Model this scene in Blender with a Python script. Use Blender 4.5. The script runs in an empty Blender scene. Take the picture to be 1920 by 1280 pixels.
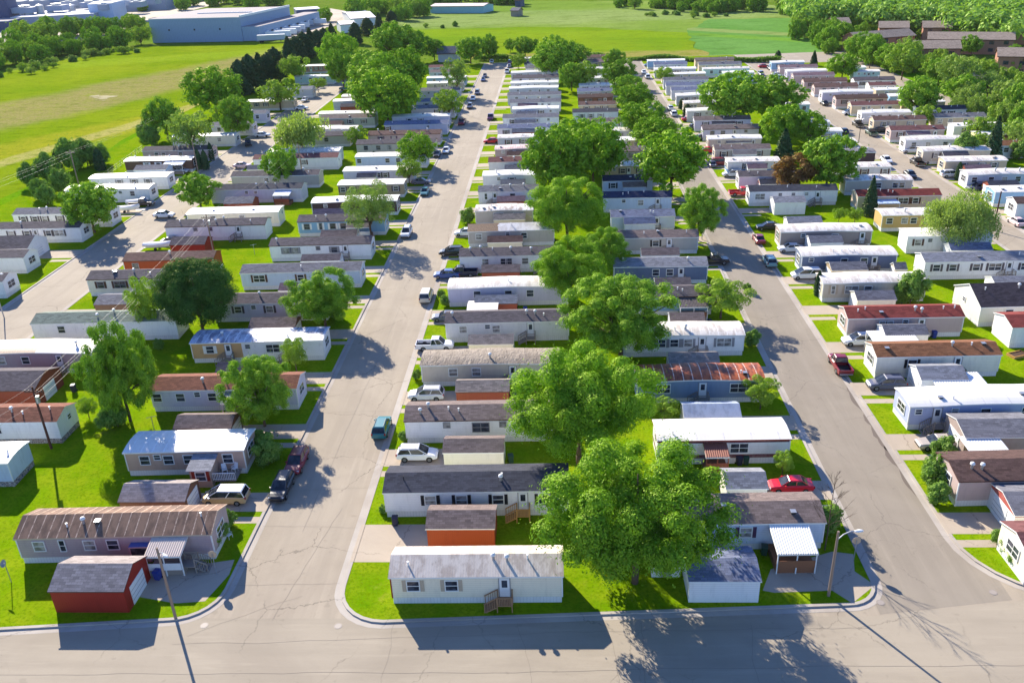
import bpy, math, random
import numpy as np
from mathutils import Vector, Matrix

# ------------------------------------------------------------------ camera, sky, sun, exposure
SC = bpy.context.scene
COL = SC.collection
CAM_H = 55.0
FPX, CX, CY = 1614.37, 960.0, 640.0          # focal length and centre in photograph pixels (1920 wide)


def _unit(v):
    return v / np.linalg.norm(v)


_y = _unit(np.array([1036.0 - CX, -140.0 - CY, FPX]))      # street direction as the lens sees it
_z = -_unit(np.array([1101.0 - CX, 3995.0 - CY, FPX]))     # up
_x = np.cross(_y, _z)
AX = np.stack([_x, _y, _z], 1)               # world -> lens axes


def at(px, py, z=0.0):
    """World point at height z seen at a pixel of the photograph."""
    d = AX.T @ np.array([px - CX, py - CY, FPX])
    t = (z - CAM_H) / d[2]
    return Vector((d[0] * t, d[1] * t, z))


def depth_of(p):
    return float((AX @ np.array([p[0], p[1], p[2] - CAM_H]))[2])


cam = bpy.data.cameras.new('camera')
cam.sensor_width = 36.0
cam.lens = 36.0 * FPX / 1920.0
cam.clip_start = 1.0
cam.clip_end = 12000.0
camo = bpy.data.objects.new('camera', cam)
R3 = Matrix([list(AX[0]), list(-AX[1]), list(-AX[2])]).transposed()
camo.matrix_world = Matrix.Translation((0, 0, CAM_H)) @ R3.to_4x4()
COL.objects.link(camo)
SC.camera = camo

SUN_EL, SUN_AZ = math.radians(27.5), math.radians(-31.5)    # azimuth from +Y, negative to -X
world = bpy.data.worlds.new('World')
SC.world = world
world.use_nodes = True
_n = world.node_tree.nodes
_bg = _n['Background']
_sky = _n.new('ShaderNodeTexSky')
_sky.sky_type = 'NISHITA'
_sky.sun_disc = False
_sky.sun_elevation = SUN_EL
_sky.sun_rotation = SUN_AZ
_sky.air_density = 1.0
_sky.dust_density = 0.2
_sky.ozone_density = 5.0
_bg.inputs['Strength'].default_value = 0.108
_hs = _n.new('ShaderNodeHueSaturation')      # a deep clear blue sky
_hs.inputs['Saturation'].default_value = 1.1
_hs.inputs['Hue'].default_value = 0.512
world.node_tree.links.new(_sky.outputs['Color'], _hs.inputs['Color'])
world.node_tree.links.new(_hs.outputs['Color'], _bg.inputs['Color'])

sun = bpy.data.lights.new('sun', 'SUN')
sun.energy = 4.9
sun.angle = math.radians(0.5)
sun.color = (1.0, 0.91, 0.76)
suno = bpy.data.objects.new('sun', sun)
_sd = Vector((math.sin(SUN_AZ) * math.cos(SUN_EL), math.cos(SUN_AZ) * math.cos(SUN_EL), math.sin(SUN_EL)))
suno.rotation_euler = _sd.to_track_quat('Z', 'Y').to_euler()
COL.objects.link(suno)

SC.view_settings.view_transform = 'Standard'
SC.view_settings.look = 'None'
SC.view_settings.gamma = 1.0
SC.view_settings.exposure = 1.18
SC.cycles.max_bounces = 6
SC.cycles.diffuse_bounces = 3
SC.cycles.glossy_bounces = 2
SC.cycles.transmission_bounces = 3
SC.cycles.transparent_max_bounces = 4

RND = random.Random(7)
# ------------------------------------------------------------------ materials
def lin(r, g, b):
    return tuple((c / 255.0 / 12.92) if c <= 10 else ((c / 255.0 + 0.055) / 1.055) ** 2.4 for c in (r, g, b))


class NT:
    """Small helper round a material's node tree."""
    def __init__(self, name):
        self.m = bpy.data.materials.new(name)
        self.m.use_nodes = True
        self.t = self.m.node_tree
        self.n = self.t.nodes
        self.b = self.n['Principled BSDF']
        self.out = self.n['Material Output']

    def node(self, kind, **kw):
        nd = self.n.new(kind)
        for k, v in kw.items():
            setattr(nd, k, v)
        return nd

    def link(self, a, b):
        self.t.links.new(a, b)

    def val(self, sock, v):
        if hasattr(v, 'is_output'):
            self.link(v, sock)
        else:
            sock.default_value = v

    def math(self, op, a, b=0.5, c=None, clamp=False):
        nd = self.node('ShaderNodeMath', operation=op, use_clamp=clamp)
        self.val(nd.inputs[0], a)
        self.val(nd.inputs[1], b)
        if c is not None:
            self.val(nd.inputs[2], c)
        return nd.outputs[0]

    def mix(self, f, a, b, mode='MIX'):
        nd = self.node('ShaderNodeMix', data_type='RGBA', blend_type=mode)
        self.val(nd.inputs[0], f)
        for s, v in ((6, a), (7, b)):
            if isinstance(v, tuple):
                v = (*v[:3], 1)
            self.val(nd.inputs[s], v)
        return nd.outputs[2]

    def noise(self, vec, scale, detail=3.0, rough=0.55, dist=0.0):
        nd = self.node('ShaderNodeTexNoise')
        nd.inputs['Scale'].default_value = scale
        nd.inputs['Detail'].default_value = detail
        nd.inputs['Roughness'].default_value = rough
        nd.inputs['Distortion'].default_value = dist
        if vec is not None:
            self.link(vec, nd.inputs['Vector'])
        return nd.outputs['Fac']

    def ramp(self, f, lo, hi):
        nd = self.node('ShaderNodeMapRange', interpolation_type='SMOOTHSTEP')
        self.val(nd.inputs[0], f)
        nd.inputs[1].default_value = lo
        nd.inputs[2].default_value = hi
        return nd.outputs[0]

    def obj(self):
        """Object coordinates moved by the object's own random number."""
        tc = self.node('ShaderNodeTexCoord')
        oi = self.node('ShaderNodeObjectInfo')
        self.rand = oi.outputs['Random']
        self.plain = tc.outputs['Object']
        v = self.node('ShaderNodeVectorMath', operation='MULTIPLY_ADD')
        cb = self.node('ShaderNodeCombineXYZ')
        for i, k in enumerate((91.0, 57.0, 33.0)):
            self.link(self.math('MULTIPLY', oi.outputs['Random'], k), cb.inputs[i])
        self.link(tc.outputs['Object'], v.inputs[0])
        v.inputs[1].default_value = (1, 1, 1)
        self.link(cb.outputs[0], v.inputs[2])
        return v.outputs[0]

    def scaled(self, vec, s):
        v = self.node('ShaderNodeVectorMath', operation='MULTIPLY')
        self.link(vec, v.inputs[0])
        v.inputs[1].default_value = s
        return v.outputs[0]

    def sep(self, vec):
        s = self.node('ShaderNodeSeparateXYZ')
        self.link(vec, s.inputs[0])
        return s.outputs

    def bump(self, h, strength=0.3, dist=0.05):
        nd = self.node('ShaderNodeBump')
        nd.inputs['Strength'].default_value = strength
        nd.inputs['Distance'].default_value = dist
        self.link(h, nd.inputs['Height'])
        self.link(nd.outputs[0], self.b.inputs['Normal'])

    def done(self, col, rough=0.8, spec=0.3, metal=0.0):
        if isinstance(col, tuple):
            col = (*col[:3], 1)
        self.val(self.b.inputs['Base Color'], col)
        self.val(self.b.inputs['Roughness'], rough)
        self.b.inputs['Specular IOR Level'].default_value = spec
        self.b.inputs['Metallic'].default_value = metal
        return self.m


MATS = {}


def flat(name, col, rough=0.6, spec=0.3, metal=0.0):
    """Plain painted or bare surface with a little unevenness."""
    if name in MATS:
        return MATS[name]
    t = NT(name)
    v = t.obj()
    f = t.noise(v, 4.0, 4)
    c = t.mix(t.math('MULTIPLY', f, 0.5), col, tuple(x * 0.72 for x in col))
    MATS[name] = t.done(c, rough, spec, metal)
    return MATS[name]


def shingle(name, col, var=0.3):
    col = tuple(x * .74 for x in col)
    t = NT(name)
    v = t.obj()
    br = t.node('ShaderNodeTexBrick')
    br.inputs['Scale'].default_value = 1.0
    br.inputs['Brick Width'].default_value = 0.55
    br.inputs['Row Height'].default_value = 0.24
    br.inputs['Mortar Size'].default_value = 0.012
    br.inputs['Color1'].default_value = (*[c * (1 + var) for c in col], 1)
    br.inputs['Color2'].default_value = (*[c * (1 - var) for c in col], 1)
    br.inputs['Mortar'].default_value = (*[c * 0.55 for c in col], 1)
    t.link(v, br.inputs['Vector'])
    st = t.ramp(t.noise(t.scaled(v, (0.5, 1.4, 1)), 0.8, 5, 0.65), 0.38, 0.72)
    c = t.mix(t.math('MULTIPLY', st, 0.55), br.outputs['Color'], tuple(x * 1.2 + 0.008 for x in col))
    c = t.mix(t.math('MULTIPLY', t.ramp(t.noise(v, 14, 2), 0.45, 0.75), 0.4), c, tuple(x * 0.5 for x in col))
    t.bump(br.outputs['Fac'], -0.35, 0.02)
    return t.done(c, 0.92, 0.15)


def metalroof(name, col, stain, seam=None, seamcol=None, amount=0.5, rib=0.0, rough=0.55, smax=0.62, patch=None, wrinkle=False):
    t = NT(name)
    v = t.obj()
    s = t.ramp(t.noise(t.scaled(v, (1.0, 0.35, 1)), 1.1, 6, 0.68), 0.42, smax)
    c = t.mix(t.math('MULTIPLY', s, amount), col, stain)
    s2 = t.ramp(t.noise(t.scaled(v, (2.2, 0.5, 1)), 2.5, 5, 0.7), 0.55, 0.75)
    c = t.mix(t.math('MULTIPLY', s2, amount * 0.7), c, tuple(x * 0.6 for x in stain))
    x = t.sep(t.plain)[0]
    if patch:                                   # a stretch of the length in another covering
        wob = t.math('MULTIPLY_ADD', t.noise(v, 1.3, 4), 1.2, -0.6)
        f = t.math('LESS_THAN', t.math('ADD', x, wob), patch[1])
        pc = t.mix(t.ramp(t.noise(v, 5, 5, 0.7), 0.4, 0.65), patch[0], tuple(k * 0.55 for k in patch[0]))
        c = t.mix(f, c, pc)
    if seam:
        fr = t.math('FRACT', t.math('DIVIDE', t.math('ADD', x, 300.0), seam))
        ln = t.math('LESS_THAN', fr, 0.10 if seam < 2 else 0.05)
        w = t.ramp(t.noise(v, 3.0, 4, 0.7), 0.32, 0.6)
        c = t.mix(t.math('MULTIPLY', ln, w), c, seamcol)
    if rib:
        wv = t.math('SINE', t.math('MULTIPLY', x, 6.2832 / rib))
        c = t.mix(t.math('MULTIPLY_ADD', wv, 0.022, 0.022), c, tuple(k * 0.45 for k in stain))
        t.bump(wv, 0.14, 0.015)
    if wrinkle:
        t.bump(t.noise(t.scaled(v, (1.2, .5, 1)), 1.6, 4, .6, 1.5), 1.0, .25)
    return t.done(c, rough, 0.4)


def siding(name, col, lap=0.22, bands=None, vertical=False):
    t = NT(name)
    v = t.obj()
    s = t.sep(t.plain)
    axis = t.math('ADD', s[0], s[1]) if vertical else s[2]
    fr = t.math('FRACT', t.math('DIVIDE', t.math('ADD', axis, 300.0), lap))
    ln = t.math('LESS_THAN', fr, 0.12)
    base = (*col, 1)
    cv = t.mix(t.math('MULTIPLY', t.rand, 0.25), base, tuple(x * 0.8 for x in col))
    for z0, z1, bc in (bands or ()):
        f = t.math('MULTIPLY', t.math('GREATER_THAN', s[2], z0), t.math('LESS_THAN', s[2], z1))
        cv = t.mix(f, cv, bc)
    dirt = t.ramp(t.noise(t.scaled(v, (1.5, 1.5, 0.35)), 1.2, 5, 0.7), 0.45, 0.8)
    cv = t.mix(t.math('MULTIPLY', dirt, 0.36), cv, tuple(x * 0.55 for x in col))
    cv = t.mix(t.math('MULTIPLY', ln, 0.38), cv, tuple(x * 0.5 for x in col))
    t.bump(fr, 0.3, 0.02)
    return t.done(cv, 0.6, 0.3)


L = lin
ROOF_COL = dict(charcoal=L(78, 80, 92), charcoalbrown=L(88, 78, 82), taupeshingle=L(140, 124, 120), duskshingle=L(112, 104, 108), greyshingle=L(134, 133, 140),
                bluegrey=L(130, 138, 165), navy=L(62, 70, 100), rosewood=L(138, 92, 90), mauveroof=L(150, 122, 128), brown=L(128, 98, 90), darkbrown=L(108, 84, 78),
                chestnut=L(152, 104, 74), chestnutred=L(146, 94, 76), brickred=L(150, 72, 66), oxblood=L(140, 62, 58), tanshingle=L(172, 158, 148),
                palegreyroof=L(156, 157, 164), dustshingle=L(176, 164, 160), aptroof=L(186, 166, 148), sage=L(140, 152, 138), orangeroof=L(235, 190, 140))
ROOF_WORD = dict(aptroof='grey-brown', charcoal='charcoal shingle', charcoalbrown='dark brown shingle', taupeshingle='taupe shingle', duskshingle='dusky brown', greyshingle='grey shingle', bluegrey='blue-grey',
                 navy='dark slate', rosewood='dull red', mauveroof='pinkish brown', brown='brown', darkbrown='dark brown', chestnut='chestnut brown', chestnutred='rust brown',
                 brickred='brick red', oxblood='deep red', tanshingle='pale tan', palegreyroof='pale grey', dustshingle='dusty mauve', sage='sage green', orangeroof='pale orange',
                 aged='weathered grey metal', tarp='wrinkled tan', whitemetal='weathered white', white='bright white', halfbrown='half brown half white', speckled='stained white',
                 redstripe='red-striped white', rust='rusty orange striped', bluemetal='blue-grey metal', ribbrown='brown pale-seamed', silver='silvery mottled', bluespeckle='patchy blue-white',
                 sheetmetal='ribbed pale metal', halftan='half tan half white', pinkmetal='pinkish white')


def roofmat(k):
    key = 'roof ' + k
    if key in MATS:
        return MATS[key]
    W = L(230, 226, 219)
    if k in ROOF_COL:
        m = shingle(key, ROOF_COL[k])
    elif k == 'aged':
        m = metalroof(key, L(212, 200, 188), L(166, 148, 134), rib=0.24, amount=0.7)
    elif k == 'tarp':
        m = metalroof(key, L(150, 136, 122), L(122, 108, 94), amount=0.7, rough=0.8, wrinkle=True)
    elif k == 'white':
        m = metalroof(key, W, L(205, 198, 196), seam=3.0, seamcol=L(205, 200, 200), amount=0.25)
    elif k == 'whitemetal':
        m = metalroof(key, L(226, 219, 210), L(160, 142, 128), seam=1.2, seamcol=L(236, 232, 226), amount=0.55, rough=.5)
    elif k == 'pinkmetal':
        m = metalroof(key, L(232, 214, 214), L(200, 176, 172), seam=2.4, seamcol=L(206, 190, 190), amount=0.35)
    elif k == 'halfbrown':
        m = metalroof(key, L(228, 222, 220), L(178, 164, 154), amount=0.45, patch=(L(140, 108, 78), -2.4))
    elif k == 'halftan':
        m = metalroof(key, L(232, 226, 222), L(190, 180, 170), amount=0.35, patch=(L(186, 156, 128), 1.0))
    elif k == 'speckled':
        m = metalroof(key, L(232, 226, 222), L(140, 112, 92), seam=1.1, seamcol=L(180, 160, 145), amount=0.75)
    elif k == 'redstripe':
        m = metalroof(key, L(222, 196, 188), L(168, 110, 104), seam=0.62, seamcol=L(134, 52, 50), amount=0.4)
    elif k == 'rust':
        m = metalroof(key, L(178, 92, 48), L(96, 44, 34), seam=1.15, seamcol=L(224, 198, 180), amount=0.9)
    elif k == 'bluemetal':
        m = metalroof(key, L(168, 178, 196), L(122, 130, 146), amount=0.5)
    elif k == 'ribbrown':
        m = metalroof(key, L(134, 104, 86), L(92, 70, 60), seam=0.95, seamcol=L(206, 178, 156), amount=0.8, rough=0.85)
    elif k == 'silver':
        m = metalroof(key, L(234, 229, 222), L(170, 130, 108), seam=1.3, seamcol=L(246, 244, 242), amount=0.4, smax=0.9, rough=.42)
    elif k == 'bluespeckle':
        m = metalroof(key, L(196, 200, 214), L(120, 122, 140), amount=0.9, seam=1.4, seamcol=L(232, 232, 236))
    elif k == 'sheetmetal':
        m = metalroof(key, L(206, 210, 216), L(150, 160, 176), rib=0.5, amount=0.4)
    else:
        raise KeyError(k)
    MATS[key] = m
    return m


WALL_COL = dict(cream=L(238, 228, 206), white=L(240, 238, 238), offwhite=L(222, 220, 222), beige=L(206, 194, 178), lavender=L(208, 204, 220), palegrey=L(198, 200, 208), greige=L(190, 182, 172),
                mauve=L(192, 170, 166), tan=L(206, 186, 160), blueish=L(200, 212, 230), slate=L(112, 124, 150), skyblue=L(138, 178, 210), bluegreywall=L(128, 148, 176),
                mint=L(190, 216, 212), brownwall=L(128, 88, 68), creamwhite=L(232, 226, 212), bluemauve=L(176, 184, 214), taupe=L(166, 150, 142), darkbrownwall=L(84, 62, 64),
                umber=L(112, 84, 72), ochre=L(206, 172, 112), mauvegrey=L(178, 160, 164), pinkbeige=L(196, 166, 150), orangewall=L(160, 70, 32), khaki=L(176, 156, 124), yellow=L(232, 220, 164),
                navywall=L(70, 78, 112), redbrown=L(142, 70, 52), darkred=L(156, 44, 32), sagewall=L(176, 182, 166), rosewall=L(196, 146, 138))
WALL_WORD = dict(cream='cream', white='white', offwhite='off-white', beige='beige', lavender='pale lavender', palegrey='pale grey', greige='greige', mauve='mauve', tan='tan', blueish='pale blue-white',
                 slate='slate blue', skyblue='sky blue', bluegreywall='blue-grey', mint='pale mint', brownwall='brown', creamwhite='cream-white', bluemauve='lilac blue', taupe='taupe',
                 darkbrownwall='dark brown', umber='umber brown', ochre='yellow ochre', mauvegrey='mauve-grey', pinkbeige='pinkish beige', orangewall='orange-red', khaki='khaki', yellow='pale yellow',
                 navywall='dark blue', redbrown='red-brown', darkred='dark red', sagewall='grey-green', rosewall='dusty rose', stripe='white red-banded', bluestripe='white blue-banded',
                 tanwhite='half tan half white', whitered='white red-trimmed')


def wallmat(k):
    key = 'wall ' + k
    if key in MATS:
        return MATS[key]
    W = L(232, 230, 230)
    if k == 'stripe':
        m = siding(key, W, bands=[(0.78, 1.25, L(110, 58, 66)), (2.75, 3.4, L(104, 52, 58))])
    elif k == 'bluestripe':
        m = siding(key, W, bands=[(0.75, 1.35, L(58, 130, 190))])
    elif k == 'tanwhite':
        t = NT(key)
        v = t.obj()
        s = t.sep(t.plain)
        c = t.mix(t.math('LESS_THAN', s[0], -2.2), W, L(196, 158, 112))
        c = t.mix(t.math('MULTIPLY', t.ramp(t.noise(v, 1.4, 5), 0.5, 0.8), 0.3), c, L(130, 116, 104))
        m = t.done(c, 0.6)
    elif k == 'whitered':
        m = siding(key, W, bands=[(2.3, 4.5, L(168, 78, 66))])
    elif k in ('orangewall', 'redbrown', 'darkred', 'brownwall', 'umber'):
        m = siding(key, WALL_COL[k], lap=0.2, vertical=True)
    else:
        m = siding(key, WALL_COL[k])
    MATS[key] = m
    return m


TRIM_COL = dict(whitepaint=L(235, 235, 232), black=L(38, 38, 46), darkgrey=L(92, 84, 90), grey=L(150, 148, 152), tan=L(196, 178, 156), plum=L(88, 62, 92), darkbrown=L(88, 58, 50), redtrim=L(150, 52, 40))


def trim(k):
    return flat('trim ' + k, TRIM_COL[k], 0.5)


def glass_mat(name, col, rough=0.08):
    if name in MATS:
        return MATS[name]
    t = NT(name)
    v = t.obj()
    f = t.ramp(t.noise(v, 1.3, 2), 0.4, 0.62)
    MATS[name] = t.done(t.mix(f, col, tuple(x * 2.2 + 0.01 for x in col)), rough, 0.5)
    return MATS[name]


M_GLASS = glass_mat('window glass', (0.022, 0.026, 0.038))
M_CURTAIN = glass_mat('curtained glass', (0.17, 0.16, 0.155), 0.15)
M_CARGLASS = glass_mat('vehicle glass', (0.012, 0.016, 0.022), 0.04)
M_WOOD = flat('new lumber', L(200, 150, 84), 0.75)
M_BROWNWOOD = flat('worn brown lumber', L(166, 126, 92), 0.8)
M_GREYWOOD = flat('grey lumber', L(150, 140, 130), 0.8)
M_POLE = flat('weathered pole wood', L(150, 130, 116), 0.85)
M_BROWNPOLE = flat('creosoted pole wood', L(92, 58, 50), 0.85)
M_STEEL = flat('galvanised steel', L(176, 178, 184), 0.4, 0.5, 0.6)
M_DARK = flat('dark metal', L(46, 46, 50), 0.5)
M_WHITE = flat('white paint', L(236, 236, 236), 0.45)
M_RUBBER = flat('tyre rubber', L(26, 26, 28), 0.8)
M_RIM = flat('wheel rim', L(150, 152, 158), 0.3, 0.5, 0.7)
M_LAMP = flat('headlamp lens', L(225, 228, 235), 0.1, 0.6)
M_TAIL = flat('tail lamp lens', L(150, 12, 14), 0.2, 0.5)
M_SKIRT = siding('skirting panels', L(224, 222, 222), lap=0.3, vertical=True)
M_STONE = None


def make_stone():
    t = NT('fieldstone skirting')
    v = t.obj()
    vo = t.node('ShaderNodeTexVoronoi')
    vo.inputs['Scale'].default_value = 3.2
    t.link(v, vo.inputs['Vector'])
    ve = t.node('ShaderNodeTexVoronoi', feature='DISTANCE_TO_EDGE')
    ve.inputs['Scale'].default_value = 3.2
    t.link(v, ve.inputs['Vector'])
    c = t.mix(t.sep(vo.outputs['Color'])[0], L(150, 132, 120), L(96, 96, 108))
    c = t.mix(t.math('LESS_THAN', ve.outputs['Distance'], 0.05), c, L(190, 186, 180))
    return t.done(c, 0.9)


M_STONE = make_stone()
PAINT_COL = dict(blackpaint=L(24, 26, 34), maroon=L(130, 22, 38), silverwhite=L(214, 216, 220), tealpaint=L(10, 110, 118), whitepaint=L(236, 236, 238), greypaint=L(92, 94, 112), bluepaint=L(66, 92, 150),
                 purplepaint=L(96, 40, 92), cream=L(226, 214, 192), navypaint=L(34, 42, 70), redpaint=L(206, 14, 40), goldpaint=L(196, 164, 120), redwhite=L(222, 190, 190), tealgrey=L(120, 160, 164),
                 goldgrey=L(178, 166, 156), greenpaint=L(52, 84, 70), mintpaint=L(176, 222, 204))
PAINT_WORD = dict(blackpaint='black', maroon='maroon', silverwhite='silver-white', tealpaint='teal', whitepaint='white', greypaint='dark grey', bluepaint='blue', purplepaint='purple', cream='cream', navypaint='navy blue',
                  redpaint='bright red', goldpaint='gold and white', redwhite='pale pinkish', tealgrey='grey-teal', goldgrey='beige-silver', greenpaint='dark green', mintpaint='pale mint')


def paint(k):
    key = 'paint ' + k
    if key not in MATS:
        t = NT(key)
        t.b.inputs['Coat Weight'].default_value = 0.6
        t.b.inputs['Coat Roughness'].default_value = 0.05
        MATS[key] = t.done(PAINT_COL[k], 0.35, 0.5)
    return MATS[key]


# ground surfaces (object coordinates are world coordinates: those sheets sit at the origin)
def ground_mat(name, a, b, c, s1=0.05, s2=0.6, fine=4.0, rough=0.95, stripes=None):
    t = NT(name)
    tc = t.node('ShaderNodeTexCoord').outputs['Object']
    f1 = t.ramp(t.noise(tc, s1, 5, 0.6, 0.6), 0.35, 0.65)
    f2 = t.ramp(t.noise(tc, s2, 5, 0.65), 0.35, 0.68)
    f3 = t.noise(tc, fine, 4, 0.7)
    col = t.mix(f1, a, b)
    col = t.mix(t.math('MULTIPLY', f2, 0.6), col, c)
    col = t.mix(t.ramp(f3, 0.42, 0.72), col, tuple(x * 0.62 for x in a))
    if name == 'lawn':                          # worn and weedy spots
        wn = t.ramp(t.noise(tc, .22, 5, .7), .62, .74)
        col = t.mix(t.math('MULTIPLY', wn, .5), col, L(150, 142, 62))
        dk = t.ramp(t.noise(tc, 1.1, 4, .7), .56, .7)
        col = t.mix(t.math('MULTIPLY', dk, .4), col, L(64, 112, 8))
    if stripes:
        s = t.sep(tc)
        u = t.math('ADD', t.math('MULTIPLY', s[0], stripes[0]), t.math('MULTIPLY', s[1], stripes[1]))
        u = t.math('ADD', u, t.math('MULTIPLY', t.noise(tc, 0.06, 2), stripes[3]))
        w = t.math('MULTIPLY_ADD', t.math('SINE', t.math('MULTIPLY', u, 6.2832 / stripes[2])), 0.5, 0.5)
        col = t.mix(t.math('MULTIPLY', t.ramp(w, 0.3, 0.9), stripes[4]), col, c)
    t.bump(f3, 0.5, 0.12)
    return t.done(col, 1.0, 0.0)


def road_mat(name, a, b, crack=0.4, lane=None):
    t = NT(name)
    tc = t.node('ShaderNodeTexCoord').outputs['Object']
    f1 = t.ramp(t.noise(tc, 0.07, 5, 0.6, 0.8), 0.35, 0.68)
    f3 = t.noise(tc, 9.0, 3, 0.75)
    col = t.mix(f1, a, b)
    col = t.mix(t.math('MULTIPLY', t.ramp(t.noise(tc, 0.5, 6, 0.7), 0.5, 0.75), 0.35), col, tuple(x * 0.78 for x in a))
    col = t.mix(t.math('MULTIPLY', t.ramp(f3, 0.5, 0.8), 0.3), col, tuple(x * 0.6 for x in a))
    if lane:                                    # wheel tracks and old repairs run along the street
        ls = t.noise(t.scaled(tc, lane), 1.0, 4, .6)
        col = t.mix(t.math('MULTIPLY', t.ramp(ls, .42, .66), .34), col, tuple(x * .72 for x in a))
        col = t.mix(t.math('MULTIPLY', t.ramp(t.noise(t.scaled(tc, lane), 2.3, 3, .6), .55, .72), .25), col, tuple(min(1, x * 1.22) for x in a))
        oil = t.ramp(t.noise(tc, .9, 2, .5), .66, .74)
        col = t.mix(t.math('MULTIPLY', oil, .22), col, tuple(x * .45 for x in a))
    nv = t.node('ShaderNodeTexNoise')
    nv.inputs['Scale'].default_value = 0.35
    nv.inputs['Detail'].default_value = 5.0
    nv.inputs['Roughness'].default_value = 0.7
    t.link(tc, nv.inputs['Vector'])
    vm = t.node('ShaderNodeVectorMath', operation='MULTIPLY_ADD')
    t.link(nv.outputs['Color'], vm.inputs[0])
    vm.inputs[1].default_value = (2.4, 2.4, 0)
    t.link(tc, vm.inputs[2])
    for sc, wid, lo in ((0.12, 0.006, 0.42), (0.3, 0.009, 0.56)):
        ve = t.node('ShaderNodeTexVoronoi', feature='DISTANCE_TO_EDGE', voronoi_dimensions='2D')
        ve.inputs['Scale'].default_value = sc
        t.link(vm.outputs[0], ve.inputs['Vector'])
        ln = t.math('LESS_THAN', ve.outputs['Distance'], wid)
        keep = t.ramp(t.noise(tc, 0.11, 3), lo, lo + 0.12)
        col = t.mix(t.math('MULTIPLY', t.math('MULTIPLY', ln, keep), crack), col, tuple(x * 0.38 for x in a))
    t.bump(f3, 0.2, 0.02)
    return t.done(col, 0.9, 0.2)


M_ROAD = road_mat('pale worn asphalt', L(164, 153, 136), L(154, 143, 127), lane=(.05, .55, 1))
M_ROAD_DARK = road_mat('greyer asphalt', L(150, 140, 126), L(140, 130, 117), crack=0.35, lane=(.6, .035, 1))
M_PARKROAD = road_mat('street asphalt', L(166, 154, 137), L(155, 143, 127), crack=0.6, lane=(.6, .035, 1))
M_CONC = road_mat('driveway concrete', L(182, 168, 150), L(168, 154, 138), crack=0.5)
M_KERB = road_mat('kerb concrete', L(182, 174, 164), L(158, 148, 138), crack=0.5)
M_GRASS = ground_mat('lawn', L(116, 148, 10), L(96, 134, 8), L(144, 154, 30), 0.05, 0.3, 3.2)
M_GRASS2 = ground_mat('rough ground', L(84, 116, 28), L(104, 130, 40), L(124, 134, 58), 0.012, 0.09, 0.8)
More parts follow.
